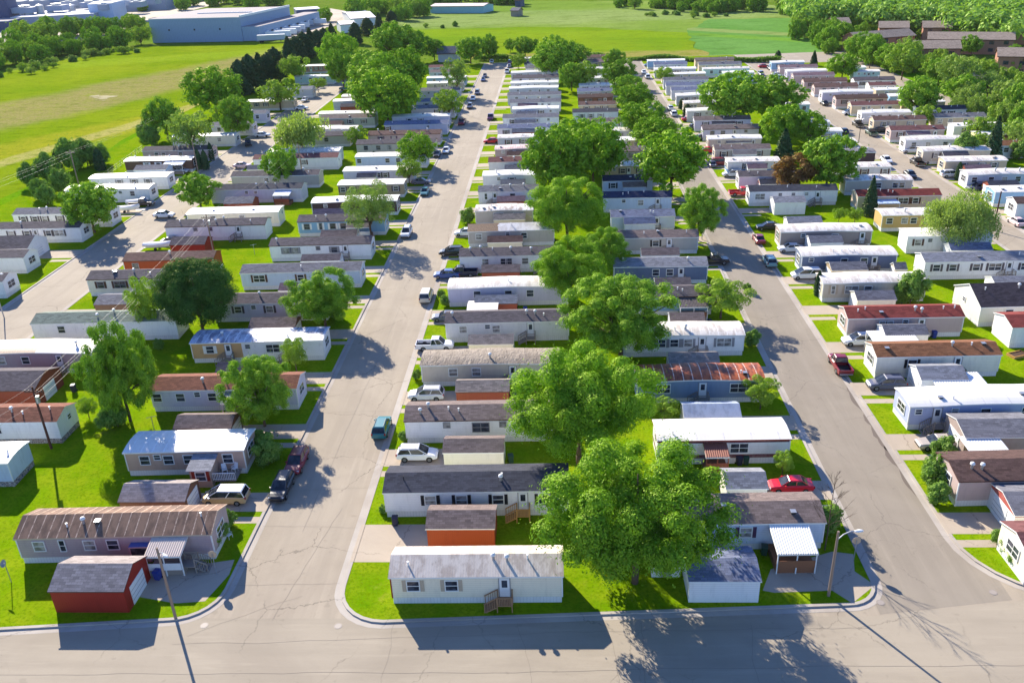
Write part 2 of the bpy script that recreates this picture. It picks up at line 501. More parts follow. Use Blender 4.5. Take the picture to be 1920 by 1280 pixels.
# ------------------------------------------------------------------ what stands where
# homes: row, front eave of the roof in the photograph (x0,y0,x1,y1), roof shape, roof, wall, extras
HOMES = [
# along the middle street, right kerb
('BR',727,1083,1057,1078,'g','aged','cream',dict(w='w.13 w.355 d.665',sh='tan',steps='brown',d=4.0,v='p.1 k.6 k.68 p.8',trim='redtrim')),
('BR',716,925,1068,917,'g','charcoal','white',dict(w='w.25 w.42 w.62 d.755 w.87',sh='black',steps='wood',v='p.64 k.635 s.1',d=4.7)),
('BR',756,790,1040,783,'g','taupeshingle','white',dict(w='s.28 W.51 s.66',v='k.1 k.15 p.29 p.36')),
('BR',787,686,1050,681,'b','tarp','beige',dict(w='w.23 w.4 d.665',v='k.5')),
('BR',833,607,1068,600,'g','duskshingle','offwhite',dict(w='w.14 s.34 w.41 d.69',steps='grey',v='k.05 k.66 k.73 p.8')),
('BR',838,542,1068,536,'b','whitemetal','lavender',dict(w='w.24 w.5 w.68',v='p.5')),
('BR',860,482,1055,476,'g','duskshingle','white',dict(w='w.25 w.43 w.48 w.64 d.82',v='k.1 k.2 p.32 k.5 k.7')),
('BR',876,435,1040,429,'g','halfbrown','greige',dict(w='w.12 s.46 w.65',v='p.5 p.8')),
('BR',890,396,1000,394,'b','speckled','beige',dict(w='W.4 W.75')),
('BR',896,360,1010,357,'g','greyshingle','white',dict(w='t.12 d.27 w.57')),
('BR',904,330,1005,328,'b','white','white',dict(w='s.3 w.55')),
('BR',915,304,1030,302,'g','rosewood','offwhite',dict(w='w.45 w.5')),
('BR',927,280,1030,279,'b','redstripe','mauve',{}),
('BR',932,259,1035,258,'b','whitemetal','palegrey',dict(w='w.2 W.5')),
('BR',932,240,1040,240,'g','bluegrey','white',dict(w='w.15 s.4')),
('BR',942,221,1048,220,'g','greyshingle','white',{}),
('BR',960,205,1048,204,'b','white','palegrey',{}),
('BR',956,192,1052,192,'g','greyshingle','white',{}),
('BR',951,179,1052,178,'g','greyshingle','palegrey',{}),
('BR',954,166,1047,165,'b','white','palegrey',{}),
('BR',957,156,1047,155,'b','white','offwhite',{}),
('BR',961,146,1049,145,'g','duskshingle','lavender',{}),
('BR',958,136,1047,136,'b','white','palegrey',{}),
('BR',985,128,1047,128,'g','greyshingle','lavender',{}),
('BR',988,119,1040,119,'g','navy','lavender',{}),
('BR',982,110,1040,110,'b','whitemetal','navywall',{}),
# along the right street, left kerb
('CL',1240,986,1550,977,'g','taupeshingle','blueish',dict(w='w.2 w.52',sh='plum',v='b.4 b.82',d=4.7)),
('CL',1232,828,1485,822,'f','white','stripe',dict(w='w.2 W.62',v='p.12')),
('CL',1193,716,1436,712,'b','rust','bluegreywall',dict(w='W.2 d.52 W.8')),
('CL',1165,632,1398,628,'b','whitemetal','white',dict(w='W.3 w.43 w.545 d.66 W.84',sh='grey')),
('CL',1190,557,1338,554,'g','duskshingle','skyblue',dict(w='w.3 s.45 w.8',sh='whitepaint')),
('CL',1150,500,1329,499,'g','palegreyroof','slate',dict(w='w.45 w.6 d.72',sh=None,v='p.1 k.8')),
('CL',1150,446,1311,445,'g','taupeshingle','greige',dict(w='w.5 d.66',sh='black')),
('CL',1145,407,1267,405,'g','bluegrey','blueish',dict(w='w.3 w.55 d.72',sh='black')),
('CL',1130,371,1261,370,'g','navy','blueish',dict(w='s.3 w.55 d.8')),
('CL',1130,340,1225,337,'g','navy','blueish',dict(w='w.2 w.5 w.8',sh='black')),
('CL',1130,313,1218,311,'b','whitemetal','tan',{}),
('CL',1128,284,1212,283,'g','taupeshingle','greige',dict(w='W.7')),
('CL',1126,264,1208,263,'f','white','tan',{}),
('CL',1112,247,1196,246,'b','whitemetal','palegrey',{}),
('CL',1098,229,1182,228,'g','taupeshingle','mint',{}),
('CL',1073,211,1160,210,'g','charcoal','offwhite',dict(w='w.2 w.4 w.62')),
('CL',1085,197,1157,196,'g','brown','tan',dict(w='w.2 w.5 w.7')),
('CL',1083,183,1150,182,'g','darkbrown','brownwall',{}),
('CL',1082,171,1152,171,'g','bluegrey','palegrey',{}),
('CL',1085,160,1156,160,'b','whitemetal','offwhite',{}),
('CL',1085,148,1150,147,'b','white','palegrey',{}),
('CL',1085,139,1148,139,'g','greyshingle','palegrey',{}),
('CL',1085,130,1145,130,'b','whitemetal','tan',{}),
('CL',1085,117,1142,116,'g','mauveroof','mauve',{}),
('CL',1085,108,1138,107,'g','brown','mauve',{}),
# along the right street, right kerb
('CR',1932,1047,2150,1040,'g','rosewood','cream',dict(d=5.,w='w.3 w.6')),
('CR',1800,904,2010,895,'g','darkbrown','mauve',dict(w='t.4 w.8',d=5.2)),
('CR',1708,765,1985,753,'b','white','bluemauve',dict(w='s.06 d.19 s.31 w.52 w.8',sh=None)),
('CR',1645,670,1880,664,'g','chestnut','creamwhite',dict(w='w.29 d.66',sh='black',v='b.1 k.64 p.8 b.9')),
('CR',1590,597,1811,593,'g','brickred','mauve',dict(w='w.31 w.36 s.5 d.64',v='p.1 p.17 b.3 k.6 k.65 p.85 p.95')),
('CR',1543,531,1741,530,'b','whitemetal','beige',dict(w='t.1 W.28 w.44',sh='tan',v='p.75')),
('CR',1503,480,1685,478,'b','whitemetal','slate',dict(w='s.1 w.45 w.66 d.77')),
('CR',1463,435,1638,433,'b','whitemetal','taupe',dict(w='s.25 w.6 d.9')),
('CR',1405,359,1573,357,'g','charcoal','white',dict(w='W.12 s.35 s.5 s.65 d.78',steps='grey')),
('CR',1385,331,1500,330,'g','duskshingle','lavender',dict(w='w.5')),
('CR',1363,303,1465,303,'f','whitemetal','bluestripe',dict(w='W.4 W.65')),
('CR',1340,281,1447,279,'g','taupeshingle','beige',dict(v='p.1 p.3 p.5')),
('CR',1327,261,1430,260,'b','white','beige',{}),
('CR',1317,242,1425,241,'g','taupeshingle','lavender',{}),
('CR',1301,225,1410,225,'g','taupeshingle','lavender',dict(w='w.2 w.5 w.8',sh='black')),
('CR',1287,208,1382,208,'b','white','offwhite',{}),
('CR',1281,193,1375,193,'b','whitemetal','tan',dict(w='W.2 W.5')),
('CR',1267,179,1362,179,'b','white','palegrey',{}),
('CR',1258,169,1355,169,'g','bluegrey','palegrey',{}),
('CR',1248,160,1345,160,'g','bluegrey','palegrey',{}),
('CR',1243,150,1330,150,'g','greyshingle','palegrey',{}),
('CR',1240,139,1325,139,'f','white','tan',{}),
('CR',1226,130,1307,130,'b','white','palegrey',{}),
('CR',1226,121,1290,121,'g','bluegrey','palegrey',{}),
('CR',1213,114,1286,114,'f','white','skyblue',{}),
# along the street beyond, left kerb
('DL',1900,615,2080,608,'g','brickred','white',dict(w='w.3 w.6',sh='black',d=5.)),
('DL',1841,577,2060,568,'g','charcoalbrown','creamwhite',dict(w='w.25 d.45 w.7',d=8.4,rise=1.9,v='p.1 k.4 p.5')),
('DL',1735,491,1960,487,'g','palegreyroof','white',dict(w='w.1 w.24 w.44 W.6 d.72 w.85',sh='darkgrey')),
('DL',1701,443,1865,443,'f','white','white',dict(w='w.13 s.27',sh='darkbrown',d=4.6)),
('DL',1654,404,1800,402,'f','whitemetal','ochre',dict(w='w.1 w.3 w.42 w.6',sh=None)),
('DL',1608,368,1768,366,'g','oxblood','tan',dict(w='W.55 w.7',sh='darkbrown')),
('DL',1585,339,1714,338,'b','speckled','beige',dict(w='w.5 w.75 w.85')),
('DL',1560,314,1674,313,'f','whitemetal','offwhite',dict(w='w.55 w.9')),
('DL',1560,287,1644,286,'f','greyshingle','darkbrownwall',dict(w='w.6')),
('DL',1545,267,1608,266,'f','whitemetal','offwhite',dict(w='w.6 w.8')),
('DL',1520,247,1582,247,'b','white','blueish',{}),
('DL',1500,231,1559,231,'f','white','palegrey',{}),
('DL',1465,197,1520,196,'f','white','mint',{}),
('DL',1355,137,1416,137,'b','white','mint',{}),
('DL',1317,129,1408,129,'f','whitemetal','mint',{}),
('DL',1309,121,1393,121,'g','greyshingle','tan',{}),
('DL',1303,113,1378,112,'g','taupeshingle','tan',{}),
# along the street beyond, right kerb
('DR',1907,382,2030,380,'g','darkbrown','white',dict(w='W.3')),
('DR',1866,360,1990,358,'f','white','skyblue',dict(w='w.5')),
('DR',1815,328,1945,326,'b','whitemetal','palegrey',dict(w='w.1 w.35 w.55 w.75',sh=None)),
('DR',1772,302,1892,301,'f','whitemetal','tan',dict(w='w.3 w.6 w.8')),
('DR',1730,283,1861,282,'b','whitemetal','beige',dict(w='w.2')),
('DR',1697,263,1809,262,'b','whitemetal','offwhite',dict(w='w.15 w.4 w.7 w.9')),
('DR',1669,244,1775,244,'g','rosewood','mauve',{}),
('DR',1637,225,1741,225,'g','brown','tan',dict(w='w.2 w.35 w.7')),
('DR',1614,212,1712,212,'b','white','white',{}),
('DR',1595,197,1692,197,'g','rosewood','tan',{}),
('DR',1566,184,1668,184,'g','darkbrown','mauve',{}),
('DR',1540,173,1641,173,'b','white','lavender',{}),
('DR',1526,162,1612,162,'g','brown','mauve',{}),
('DR',1506,152,1592,152,'g','brown','mauve',{}),
('DR',1487,142,1567,141,'g','mauveroof','mauve',{}),
('DR',1475,134,1553,133,'b','white','lavender',{}),
('DR',1460,126,1537,127,'g','mauveroof','mauve',{}),
('DR',1446,118,1510,117,'b','white','skyblue',{}),
# back row by the trees
('ER',1868,273,1985,271,'g','chestnut','white',{}),
('ER',1833,253,1935,252,'f','white','yellow',{}),
('ER',1788,237,1886,236,'f','white','white',dict(w='w.2 w.35 w.5 w.65')),
('ER',1753,220,1852,219,'g','greyshingle','tan',dict(w='w.1 w.3 w.6')),
('ER',1720,206,1815,205,'g','charcoal','white',dict(w='w.3 w.5 w.7',sh='black')),
('ER',1690,192,1775,191,'f','white','tan',{}),
('ER',1667,180,1745,180,'f','white','skyblue',{}),
('ER',1642,169,1712,168,'f','white','tan',dict(w='w.3')),
('ER',1629,160,1683,160,'g','rosewood','white',dict(w='w.2 w.5 w.8',sh='black')),
('ER',1600,150,1682,150,'g','duskshingle','white',dict(w='w.2 w.3 w.6',sh='black')),
('ER',1600,135,1652,134,'f','white','mint',{}),
('ER',1595,127,1626,127,'f','white','mint',{}),
# along the middle street, left kerb
('BL',20,1013,398,997,'g','ribbrown','mauvegrey',dict(w='w.11 t.23 w.37 w.49',v='k.33 p.25 b.4 p.93',d=4.6,rise=.95,trim='tan')),
('BL',227,851,458,842,'f','silver','pinkbeige',dict(w='w.16 s.27 w.36 w.53 w.86',v='p.3')),
('BL',277,733,556,727,'g','chestnutred','lavender',dict(w='w.04 w.2 s.32 w.42',v='k.35 p.5')),
('BL',353,645,606,637,'f','bluespeckle','tanwhite',dict(w='w.14 d.28 s.43 W.62 d.75',sh='whitepaint')),
('BL',395,570,612,566,'g','duskshingle','lavender',dict(w='w.22 s.36 w.5',sh='darkgrey',v='k.4')),
('BL',448,513,676,506,'g','greyshingle','blueish',dict(w='W.15 w.5',sh='darkbrown',v='p.5')),
('BL',503,461,695,456,'g','duskshingle','white',dict(w='w.16 w.25 s.48 w.64 d.75',sh='grey',v='k.06')),
('BL',556,416,722,412,'g','duskshingle','skyblue',dict(w='w.1 t.26 w.4 w.52',sh='whitepaint',v='p.2 k.32')),
('BL',582,381,745,376,'b','white','darkbrownwall',{}),
('BL',632,347,757,345,'f','whitemetal','khaki',dict(w='w.07 w.22 w.88')),
('BL',642,321,775,319,'f','whitemetal','lavender',dict(w='w.35 w.5 w.6',sh='darkgrey')),
('BL',665,294,800,292,'f','whitemetal','blueish',dict(w='w.05 w.45 w.6')),
('BL',667,270,815,268,'g','duskshingle','greige',dict(w='w.12 w.28 w.42 t.55',v='p.3')),
('BL',689,253,825,251,'g','brown','mauve',dict(w='w.18 w.36',sh='plum')),
('BL',720,234,838,233,'g','bluegrey','lavender',dict(w='w.05 s.7')),
('BL',735,219,842,219,'b','white','lavender',dict(w='w.3 w.5')),
('BL',770,204,852,203,'g','bluegrey','lavender',dict(w='w.6')),
('BL',780,191,858,190,'g','bluegrey','lavender',{}),
('BL',785,170,862,170,'g','greyshingle','lavender',{}),
('BL',800,156,868,156,'f','white','greige',{}),
('BL',800,146,873,146,'f','white','skyblue',{}),
('BL',806,136,860,135,'g','taupeshingle','palegrey',{}),
('BL',803,127,850,126,'g','rosewood','palegrey',{}),
# along the left street, right kerb
('AR',-125,873,15,868,'f','sheetmetal','blueish',dict(w='',v='p.9')),
('AR',-130,793,106,790,'g','chestnutred','white',dict(w='w.5',v='k.6 p.7 p.9',sh=None)),
('AR',-60,664,170,662,'b','halftan','mauvegrey',dict(w='w.25 w.45 d.73',v='k.84')),
('AR',54,608,330,600,'g','sage','white',dict(w='w.2',v='k.45 k.55')),
('AR',160,524,345,520,'g','duskshingle','creamwhite',dict(w='w.13 W.33 w.5 w.75',sh='darkbrown')),
('AR',227,490,400,484,'g','brown','orangewall',dict(w='w.13',v='k.5')),
('AR',307,426,497,420,'g','duskshingle','white',dict(w='s.3 s.45 d.73',v='p.13 p.37 k.5 k.57 p.85')),
('AR',348,402,522,397,'f','silver','cream',dict(w='w.28 w.6')),
('AR',392,356,565,354,'g','charcoal','lavender',dict(w='s.4 s.5',v='k.5 k.6 p.7')),
('AR',432,331,597,328,'g','duskshingle','greige',dict(w='w.4')),
('AR',473,299,633,295,'g','rosewood','white',dict(w='w.13 w.6')),
('AR',500,286,636,283,'f','whitemetal','palegrey',{}),
('AR',545,256,655,254,'g','duskshingle','greige',dict(w='w.6')),
('AR',560,243,668,242,'b','whitemetal','palegrey',{}),
('AR',600,222,702,221,'g','taupeshingle','sagewall',dict(w='w.55 w.8')),
('AR',597,213,702,212,'f','whitemetal','creamwhite',dict(w='W.15 w.35 W.65',sh='darkbrown')),
('AR',624,190,708,189,'b','white','palegrey',dict(w='w.8')),
('AR',640,181,715,180,'b','whitemetal','mauve',{}),
# beside the left street, left kerb
('AL',-150,531,4,528,'g','duskshingle','white',dict(w='w.5')),
('AL',-110,484,42,484,'g','duskshingle','white',dict(w='w.65',d=4.6)),
('AL',-60,430,156,427,'g','duskshingle','white',dict(w='w.35 w.5 d.58 w.7 W.8',sh='darkgrey',v='k.43')),
('AL',22,402,205,399,'g','greyshingle','white',dict(w='w.1 w.22 w.32 w.48 w.65',sh='darkgrey',v='k.33 p.25')),
('AL',120,357,278,354,'b','whitemetal','white',dict(w='s.66 w.8')),
('AL',165,335,313,331,'f','pinkmetal','white',dict(w='w.38 w.57 w.75',sh='grey',v='k.45')),
('AL',232,302,358,300,'f','whitemetal','umber',dict(w='w.33 w.5 w.7',sh='whitepaint')),
('AL',266,283,395,281,'g','duskshingle','mauve',dict(w='w.2 w.3 w.55')),
('AL',320,257,440,254,'f','whitemetal','creamwhite',dict(w='w.75')),
('AL',395,236,472,235,'g','greyshingle','lavender',{}),
('AL',420,214,497,213,'g','greyshingle','lavender',dict(w='w.8')),
('AL',462,191,550,189,'f','white','tan',dict(w='w.2 w.4')),
('AL',490,169,585,167,'g','palegreyroof','palegrey',{}),
('AL',552,144,624,143,'f','white','mint',{}),
('AL',560,124,612,124,'f','white','rosewall',{}),
]
# sheds and garages: row, front eave, roof, wall, extras
SHEDS = [
('BR',797,992,928,989,'taupeshingle','orangewall',dict(d=3.7,h=2.5,rise=.75)),
('BR',829,849,945,847,'taupeshingle','creamwhite',dict(d=3.4,h=2.5,rise=.7)),
('BR',853,735,955,733,'tanshingle','redbrown',dict(d=3.3,h=2.3)),
('BR',877,646,963,644,'tanshingle','creamwhite',dict(d=3.2)),
('BR',889,570,970,568,'palegreyroof','redbrown',dict(d=3.2)),
('BR',875,582,933,580,'white','white',dict(d=3.4,h=2.2,rise=.25)),
('BR',902,511,975,509,'taupeshingle','redbrown',dict(d=3.2)),
('BR',913,455,980,453,'brown','greige',dict(d=3)),
('BR',925,412,985,411,'tanshingle','beige',dict(d=3)),
('BR',931,378,985,377,'mauveroof','redbrown',dict(d=3)),
('BR',938,346,985,345,'greyshingle','palegrey',dict(d=3)),
('BR',946,318,992,317,'greyshingle','palegrey',dict(d=3)),
('BR',950,292,990,291,'brown','rosewall',dict(d=3)),
('BR',960,248,1003,248,'greyshingle','redbrown',dict(d=3)),
('BR',964,231,1004,231,'greyshingle','palegrey',dict(d=3)),
('BR',968,215,1006,215,'greyshingle','palegrey',dict(d=3)),
('BR',971,199,1008,199,'mauveroof','palegrey',dict(d=3)),
('CL',1292,1092,1428,1087,'bluegrey','white',dict(d=4.6,h=2.5,rise=.6)),  # blue-grey roof has the maple's shade worked into its colour
('CL',1362,917,1441,914,'palegreyroof','creamwhite',dict(d=3.6,h=2.5)),
('CL',1283,783,1391,781,'bluemetal','palegrey',dict(d=3.6)),
('CL',1255,683,1350,680,'tanshingle','palegrey',dict(d=3.4)),
('CL',1257,604,1323,603,'taupeshingle','palegrey',dict(d=3.4)),
('CL',1229,536,1297,535,'taupeshingle','palegrey',dict(d=3.2)),
('CL',1203,479,1275,478,'taupeshingle','white',dict(d=3.4)),
('CL',1168,351,1212,350,'taupeshingle','blueish',dict(d=3)),
('CL',1170,420,1230,419,'bluegrey','blueish',dict(d=3)),
('CL',1119,228,1145,228,'orangeroof','mint',dict(d=3,h=2.2)),
('CR',1905,968,2040,964,'greyshingle','whitered',dict(d=5.5,h=2.6)),
('CR',1813,823,1955,816,'greyshingle','taupe',dict(d=5.2,h=2.7,door=1)),
('CR',1729,713,1816,710,'palegreyroof','white',dict(d=4.2,h=2.6,rise=.8,door=1)),
('CR',1661,629,1743,627,'greyshingle','white',dict(d=3.6,h=2.5,door=1)),
('CR',1608,563,1682,561,'greyshingle','creamwhite',dict(d=3.6,h=2.5,door=1)),
('CR',1560,507,1628,505,'greyshingle','khaki',dict(d=3.6,h=2.5)),
('CR',1679,505,1702,504,'tanshingle','beige',dict(d=2.4,h=2.2)),
('CR',1520,456,1582,454,'greyshingle','white',dict(d=3.6,h=2.5)),
('CR',1453,381,1512,378,'palegreyroof','white',dict(d=4,h=2.6,rise=.7)),
('CR',1478,419,1543,417,'palegreyroof','white',dict(d=3.6,h=2.5)),
('CR',1425,345,1480,345,'charcoal','rosewall',dict(d=3.2)),
('CR',1402,316,1440,316,'mauveroof','palegrey',dict(d=3)),
('CR',1375,290,1420,289,'tanshingle','palegrey',dict(d=3)),
('CR',1362,268,1410,267,'tanshingle','beige',dict(d=3)),
('CR',1335,232,1380,232,'taupeshingle','palegrey',dict(d=3)),
('DL',1869,536,1960,533,'palegreyroof','white',dict(d=3.8,h=2.5)),
('DL',1785,470,1862,467,'bluegrey','white',dict(d=3.2)),
('DR',1857,350,1914,348,'charcoal','redbrown',dict(d=3.4)),
('DR',1812,319,1862,318,'mauveroof','redbrown',dict(d=3.2)),
('DR',1770,293,1820,293,'duskshingle','beige',dict(d=3)),
('DR',1702,253,1746,252,'mauveroof','palegrey',dict(d=3)),
('ER',1880,262,1925,262,'chestnut','white',dict(d=3)),
('BL',86,1111,233,1105,'dustshingle','darkred',dict(d=4.7,h=2.6,rise=1.1,door=2)),
('BL',218,943,348,937,'dustshingle','brownwall',dict(d=3.8,h=2.3,rise=.9,door=2)),
('BL',323,804,433,802,'taupeshingle','brownwall',dict(d=3.6,h=2.3,rise=.8,door=2)),
('BL',402,699,452,697,'taupeshingle','brownwall',dict(d=3,h=2.2)),
('BL',465,614,553,612,'taupeshingle','brownwall',dict(d=3.6,h=2.3,rise=.8)),
('BL',521,545,556,544,'mauveroof','palegrey',dict(d=3)),
('BL',563,490,637,488,'taupeshingle','palegrey',dict(d=3)),
('BL',600,443,668,442,'taupeshingle','beige',dict(d=3)),
('BL',586,402,650,400,'mauveroof','palegrey',dict(d=2.6)),
('BL',668,333,705,332,'taupeshingle','lavender',dict(d=2.4)),
('AR',-60,733,63,732,'duskshingle','redbrown',dict(d=6.5,h=2.7,rise=1.2,door=2)),
('AR',175,571,262,570,'greyshingle','umber',dict(d=4.6,h=2.5)),
('AR',317,459,383,458,'duskshingle','darkred',dict(d=4.2,h=2.6,rise=.9)),
('AR',418,382,473,381,'greyshingle','redbrown',dict(d=4.4,h=2.6,rise=.9)),
('AR',603,234,641,233,'brown','rosewall',dict(d=3.4)),
('AR',638,200,676,200,'duskshingle','redbrown',dict(d=3.4)),
('AR',462,318,500,317,'greyshingle','white',dict(d=3)),
('AL',-90,468,49,467,'duskshingle','white',dict(d=7,h=2.8,rise=1.5,door=2)),
('AL',250,319,310,318,'greyshingle','blueish',dict(d=4.4,h=2.5)),
]
# vehicles: x, y of the middle of the footprint on the ground, compass turn (0 nose towards the camera along the street, 90 nose to the right), kind, paint
CARS = [
(530,921,0,'suv','blackpaint','mk'),(558,873,0,'suv','maroon','mk'),(763,441,0,'suv','silverwhite','mk'),(797,364,0,'sedan','tealpaint','mk'),
(837,286,0,'sedan','whitepaint','mk'),(820,293,0,'sedan','blackpaint','dr'),(866,233,0,'pickup','maroon','mk'),(881,203,0,'suv','greypaint','mk'),
(887,188,0,'sedan','silverwhite','mk'),(895,177,0,'suv','greypaint','mk'),(906,152,0,'sedan','bluepaint','mk'),(909,145,0,'sedan','greypaint','mk'),
(922,118,0,'sedan','silverwhite','mk'),(920,224,0,'pickup','purplepaint','mk'),(951,137,0,'pickup','whitepaint','mk'),(955,127,0,'sedan','greypaint','mk'),
(956,120,0,'suv','maroon','mk'),(717,808,180,'suv','tealpaint','mk'),(800,560,180,'van','cream','mk'),
(784,859,90,'suv','whitepaint','dr'),(800,747,270,'suv','silverwhite','dr'),(816,654,90,'pickup','whitepaint','dr'),
(838,600,270,'sedan','greypaint','dr'),(866,517,270,'pickup','navypaint','dr'),(838,520,270,'sedan','bluepaint','dr'),(847,478,270,'suv','blackpaint','dr'),(874,441,270,'sedan','whitepaint','dr'),(922,268,270,'sedan','redpaint','dr'),
(425,939,270,'van','goldpaint','dr'),(790,345,90,'sedan','greypaint','dr'),(812,247,0,'sedan','whitepaint','dr'),
(309,408,90,'sedan','whitepaint','lk'),(268,386,90,'pickup','blackpaint','dr'),(325,457,90,'sedan','greypaint','dr'),
(466,273,20,'suv','blackpaint','lk'),(493,257,90,'sedan','silverwhite','lk'),(566,206,90,'sedan','silverwhite','lk'),(455,315,90,'sedan','redwhite','lk'),
(650,170,90,'pickup','tealpaint','lk'),(643,150,0,'suv','blackpaint','lk'),(338,324,90,'sedan','silverwhite','dr'),(572,190,0,'sedan','silverwhite','dr'),
(1574,690,180,'pickup','maroon','rk'),(1442,495,180,'suv','tealgrey','rk'),(1422,453,180,'sedan','maroon','rk'),(1337,494,90,'pickup','blackpaint','dr'),
(1660,727,270,'suv','greypaint','dr'),(1610,645,270,'suv','whitepaint','dr'),(1511,521,270,'van','whitepaint','dr'),(1482,471,270,'sedan','silverwhite','dr'),
(1440,430,270,'sedan','blackpaint','dr'),(1481,917,270,'sedan','redpaint','dr'),(1757,838,270,'sedan','goldgrey','dr'),(1390,366,90,'pickup','redpaint','dr'),
(1373,331,270,'suv','silverwhite','dr'),(1350,309,90,'van','maroon','dr'),(1335,312,180,'sedan','greypaint','rk'),(1263,217,180,'suv','whitepaint','rk'),
(1257,206,180,'sedan','silverwhite','rk'),(1292,227,90,'sedan','redpaint','dr'),(1307,243,90,'suv','greypaint','dr'),(1317,262,90,'sedan','navypaint','dr'),
(1207,138,180,'sedan','whitepaint','rk'),(1214,147,180,'suv','silverwhite','rk'),(1328,286,90,'sedan','redpaint','dr'),(1263,170,90,'suv','whitepaint','dr'),
(1218,125,90,'sedan','bluepaint','dr'),
(1719,309,180,'pickup','blackpaint','fk'),(1707,286,270,'suv','whitepaint','fd'),(1748,306,270,'sedan','whitepaint','fd'),(1608,237,180,'pickup','blackpaint','fk'),
(1633,253,180,'pickup','greenpaint','fk'),(1625,231,90,'sedan','redpaint','fd'),(1595,215,270,'van','whitepaint','fd'),(1553,189,90,'suv','navypaint','fd'),
(1545,197,180,'sedan','blackpaint','fk'),(1661,304,0,'sedan','whitepaint','fk'),(1706,332,0,'sedan','blackpaint','fk'),(1783,332,90,'suv','silverwhite','fd'),
(1833,357,270,'suv','greypaint','fd'),(1905,421,180,'sedan','redwhite','fk'),(1432,127,90,'sedan','redpaint','fk'),(1444,131,0,'suv','blackpaint','fk'),
(1427,142,0,'suv','greypaint','fk'),(1652,248,90,'sedan','blackpaint','fd'),(1582,250,180,'sedan','blackpaint','fk'),(1458,143,90,'sedan','whitepaint','fd'),(1460,148,180,'sedan','mintpaint','fk'),
(1688,377,90,'van','bluepaint','fd'),
]
# trees: foot x, foot y, top y, crown width in the photograph, kind
TREES = [
(1190,1093,806,318,'dome'),(1086,872,638,250,'dome'),(1163,672,503,200,'ash'),(1070,570,440,128,'maple'),(1131,520,416,92,'ash'),
(1063,447,324,142,'maple'),(1040,368,232,120,'maple'),(1112,352,222,120,'maple'),(1085,320,218,120,'maple'),(1258,366,236,142,'maple'),(1308,452,338,84,'ash'),
(1205,262,190,86,'maple'),(1228,288,222,84,'maple'),(1190,222,163,76,'maple'),(1178,195,146,64,'ash'),(1160,165,118,62,'ash'),(1152,135,90,44,'ash'),
(1351,598,513,98,'light'),(1466,893,840,40,'light'),(1425,768,700,66,'light'),(1245,790,742,60,'light'),
(1095,172,112,54,'light'),(1072,172,115,50,'ash'),(1045,140,64,66,'ash'),(1030,148,85,80,'ash'),(1078,130,80,56,'ash'),(973,132,105,36,'light'),(985,108,72,46,'ash'),(957,98,72,22,'ash'),
(883,120,72,58,'ash'),(917,115,62,36,'ash'),
(383,628,470,142,'round'),(285,632,505,64,'light'),(245,790,586,132,'ash'),(497,800,655,124,'ash'),(612,618,498,124,'ash'),(557,700,627,54,'light'),
(697,450,333,96,'loose'),(378,392,320,80,'ash'),(178,437,334,104,'ash'),(530,350,268,66,'ash'),(569,293,212,96,'willow'),
(670,277,233,40,'light'),(784,315,244,68,'maple'),(768,346,295,44,'light'),(843,224,163,60,'light'),(858,180,107,52,'loose'),
(728,235,140,128,'maple'),(718,205,118,122,'ash'),(700,175,92,92,'ash'),(765,195,85,90,'maple'),(735,120,52,92,'ash'),(640,145,58,74,'maple'),(770,118,62,74,'ash'),(815,113,74,46,'ash'),(645,165,90,60,'ash'),
(408,218,120,110,'maple'),(316,262,178,72,'ash'),(362,296,203,84,'loose'),(447,262,177,74,'ash'),(556,158,102,60,'light'),(527,208,152,72,'light'),(597,173,146,32,'light'),
(168,784,760,40,'light'),
(1366,236,130,122,'ash'),(1450,228,142,104,'ash'),(1465,275,192,84,'maple'),(1512,278,206,66,'maple'),(1548,358,249,110,'ash'),(1481,360,284,84,'copper'),
(1790,470,352,128,'willow'),(1572,418,394,26,'light'),(1602,418,393,30,'light'),
(1578,150,98,56,'maple'),(1714,218,138,82,'ash'),(1245,160,130,40,'light'),(1580,88,40,44,'ash'),(1560,85,38,34,'ash'),(1608,118,58,52,'ash'),(1630,128,64,44,'ash'),
(1690,150,84,62,'light'),(1672,135,80,60,'ash'),(1790,180,100,74,'loose'),(1758,160,112,60,'ash'),(1800,200,150,70,'ash'),(1842,165,108,50,'light'),(1850,185,130,60,'loose'),
(1885,215,145,68,'loose'),(1905,235,150,60,'ash'),(1835,265,240,56,'light'),(1820,105,65,40,'ash'),(1850,85,40,36,'ash'),(1905,140,100,40,'ash'),(1898,110,82,30,'ash'),(1760,125,90,30,'light'),(1560,68,32,30,'ash'),(1830,290,262,50,'light'),
(1540,82,42,36,'ash'),(1520,70,30,44,'ash'),
(1735,238,195,44,'light'),
]
CONIFERS = [
(1629,405,332,34),(1858,303,222,38),(1458,114,99,14),(1525,124,97,18),(1468,302,244,44),(703,310,285,18),(375,318,280,15),(387,318,282,15),(398,302,268,12),
(1532,555,508,16),(1795,338,304,14),(1278,205,186,14),(1288,222,203,20),(110,322,286,26),(190,320,278,22),
(455,178,128,45),(474,172,118,48),(492,165,108,48),(508,160,98,45),(520,150,94,45),(545,124,84,40),(558,116,78,40),(572,110,70,40),(585,104,64,37),(598,97,60,35),(610,93,56,32),(625,88,52,32),
(668,82,44,27),(690,66,36,27),(712,58,30,24),(735,48,24,24),
]
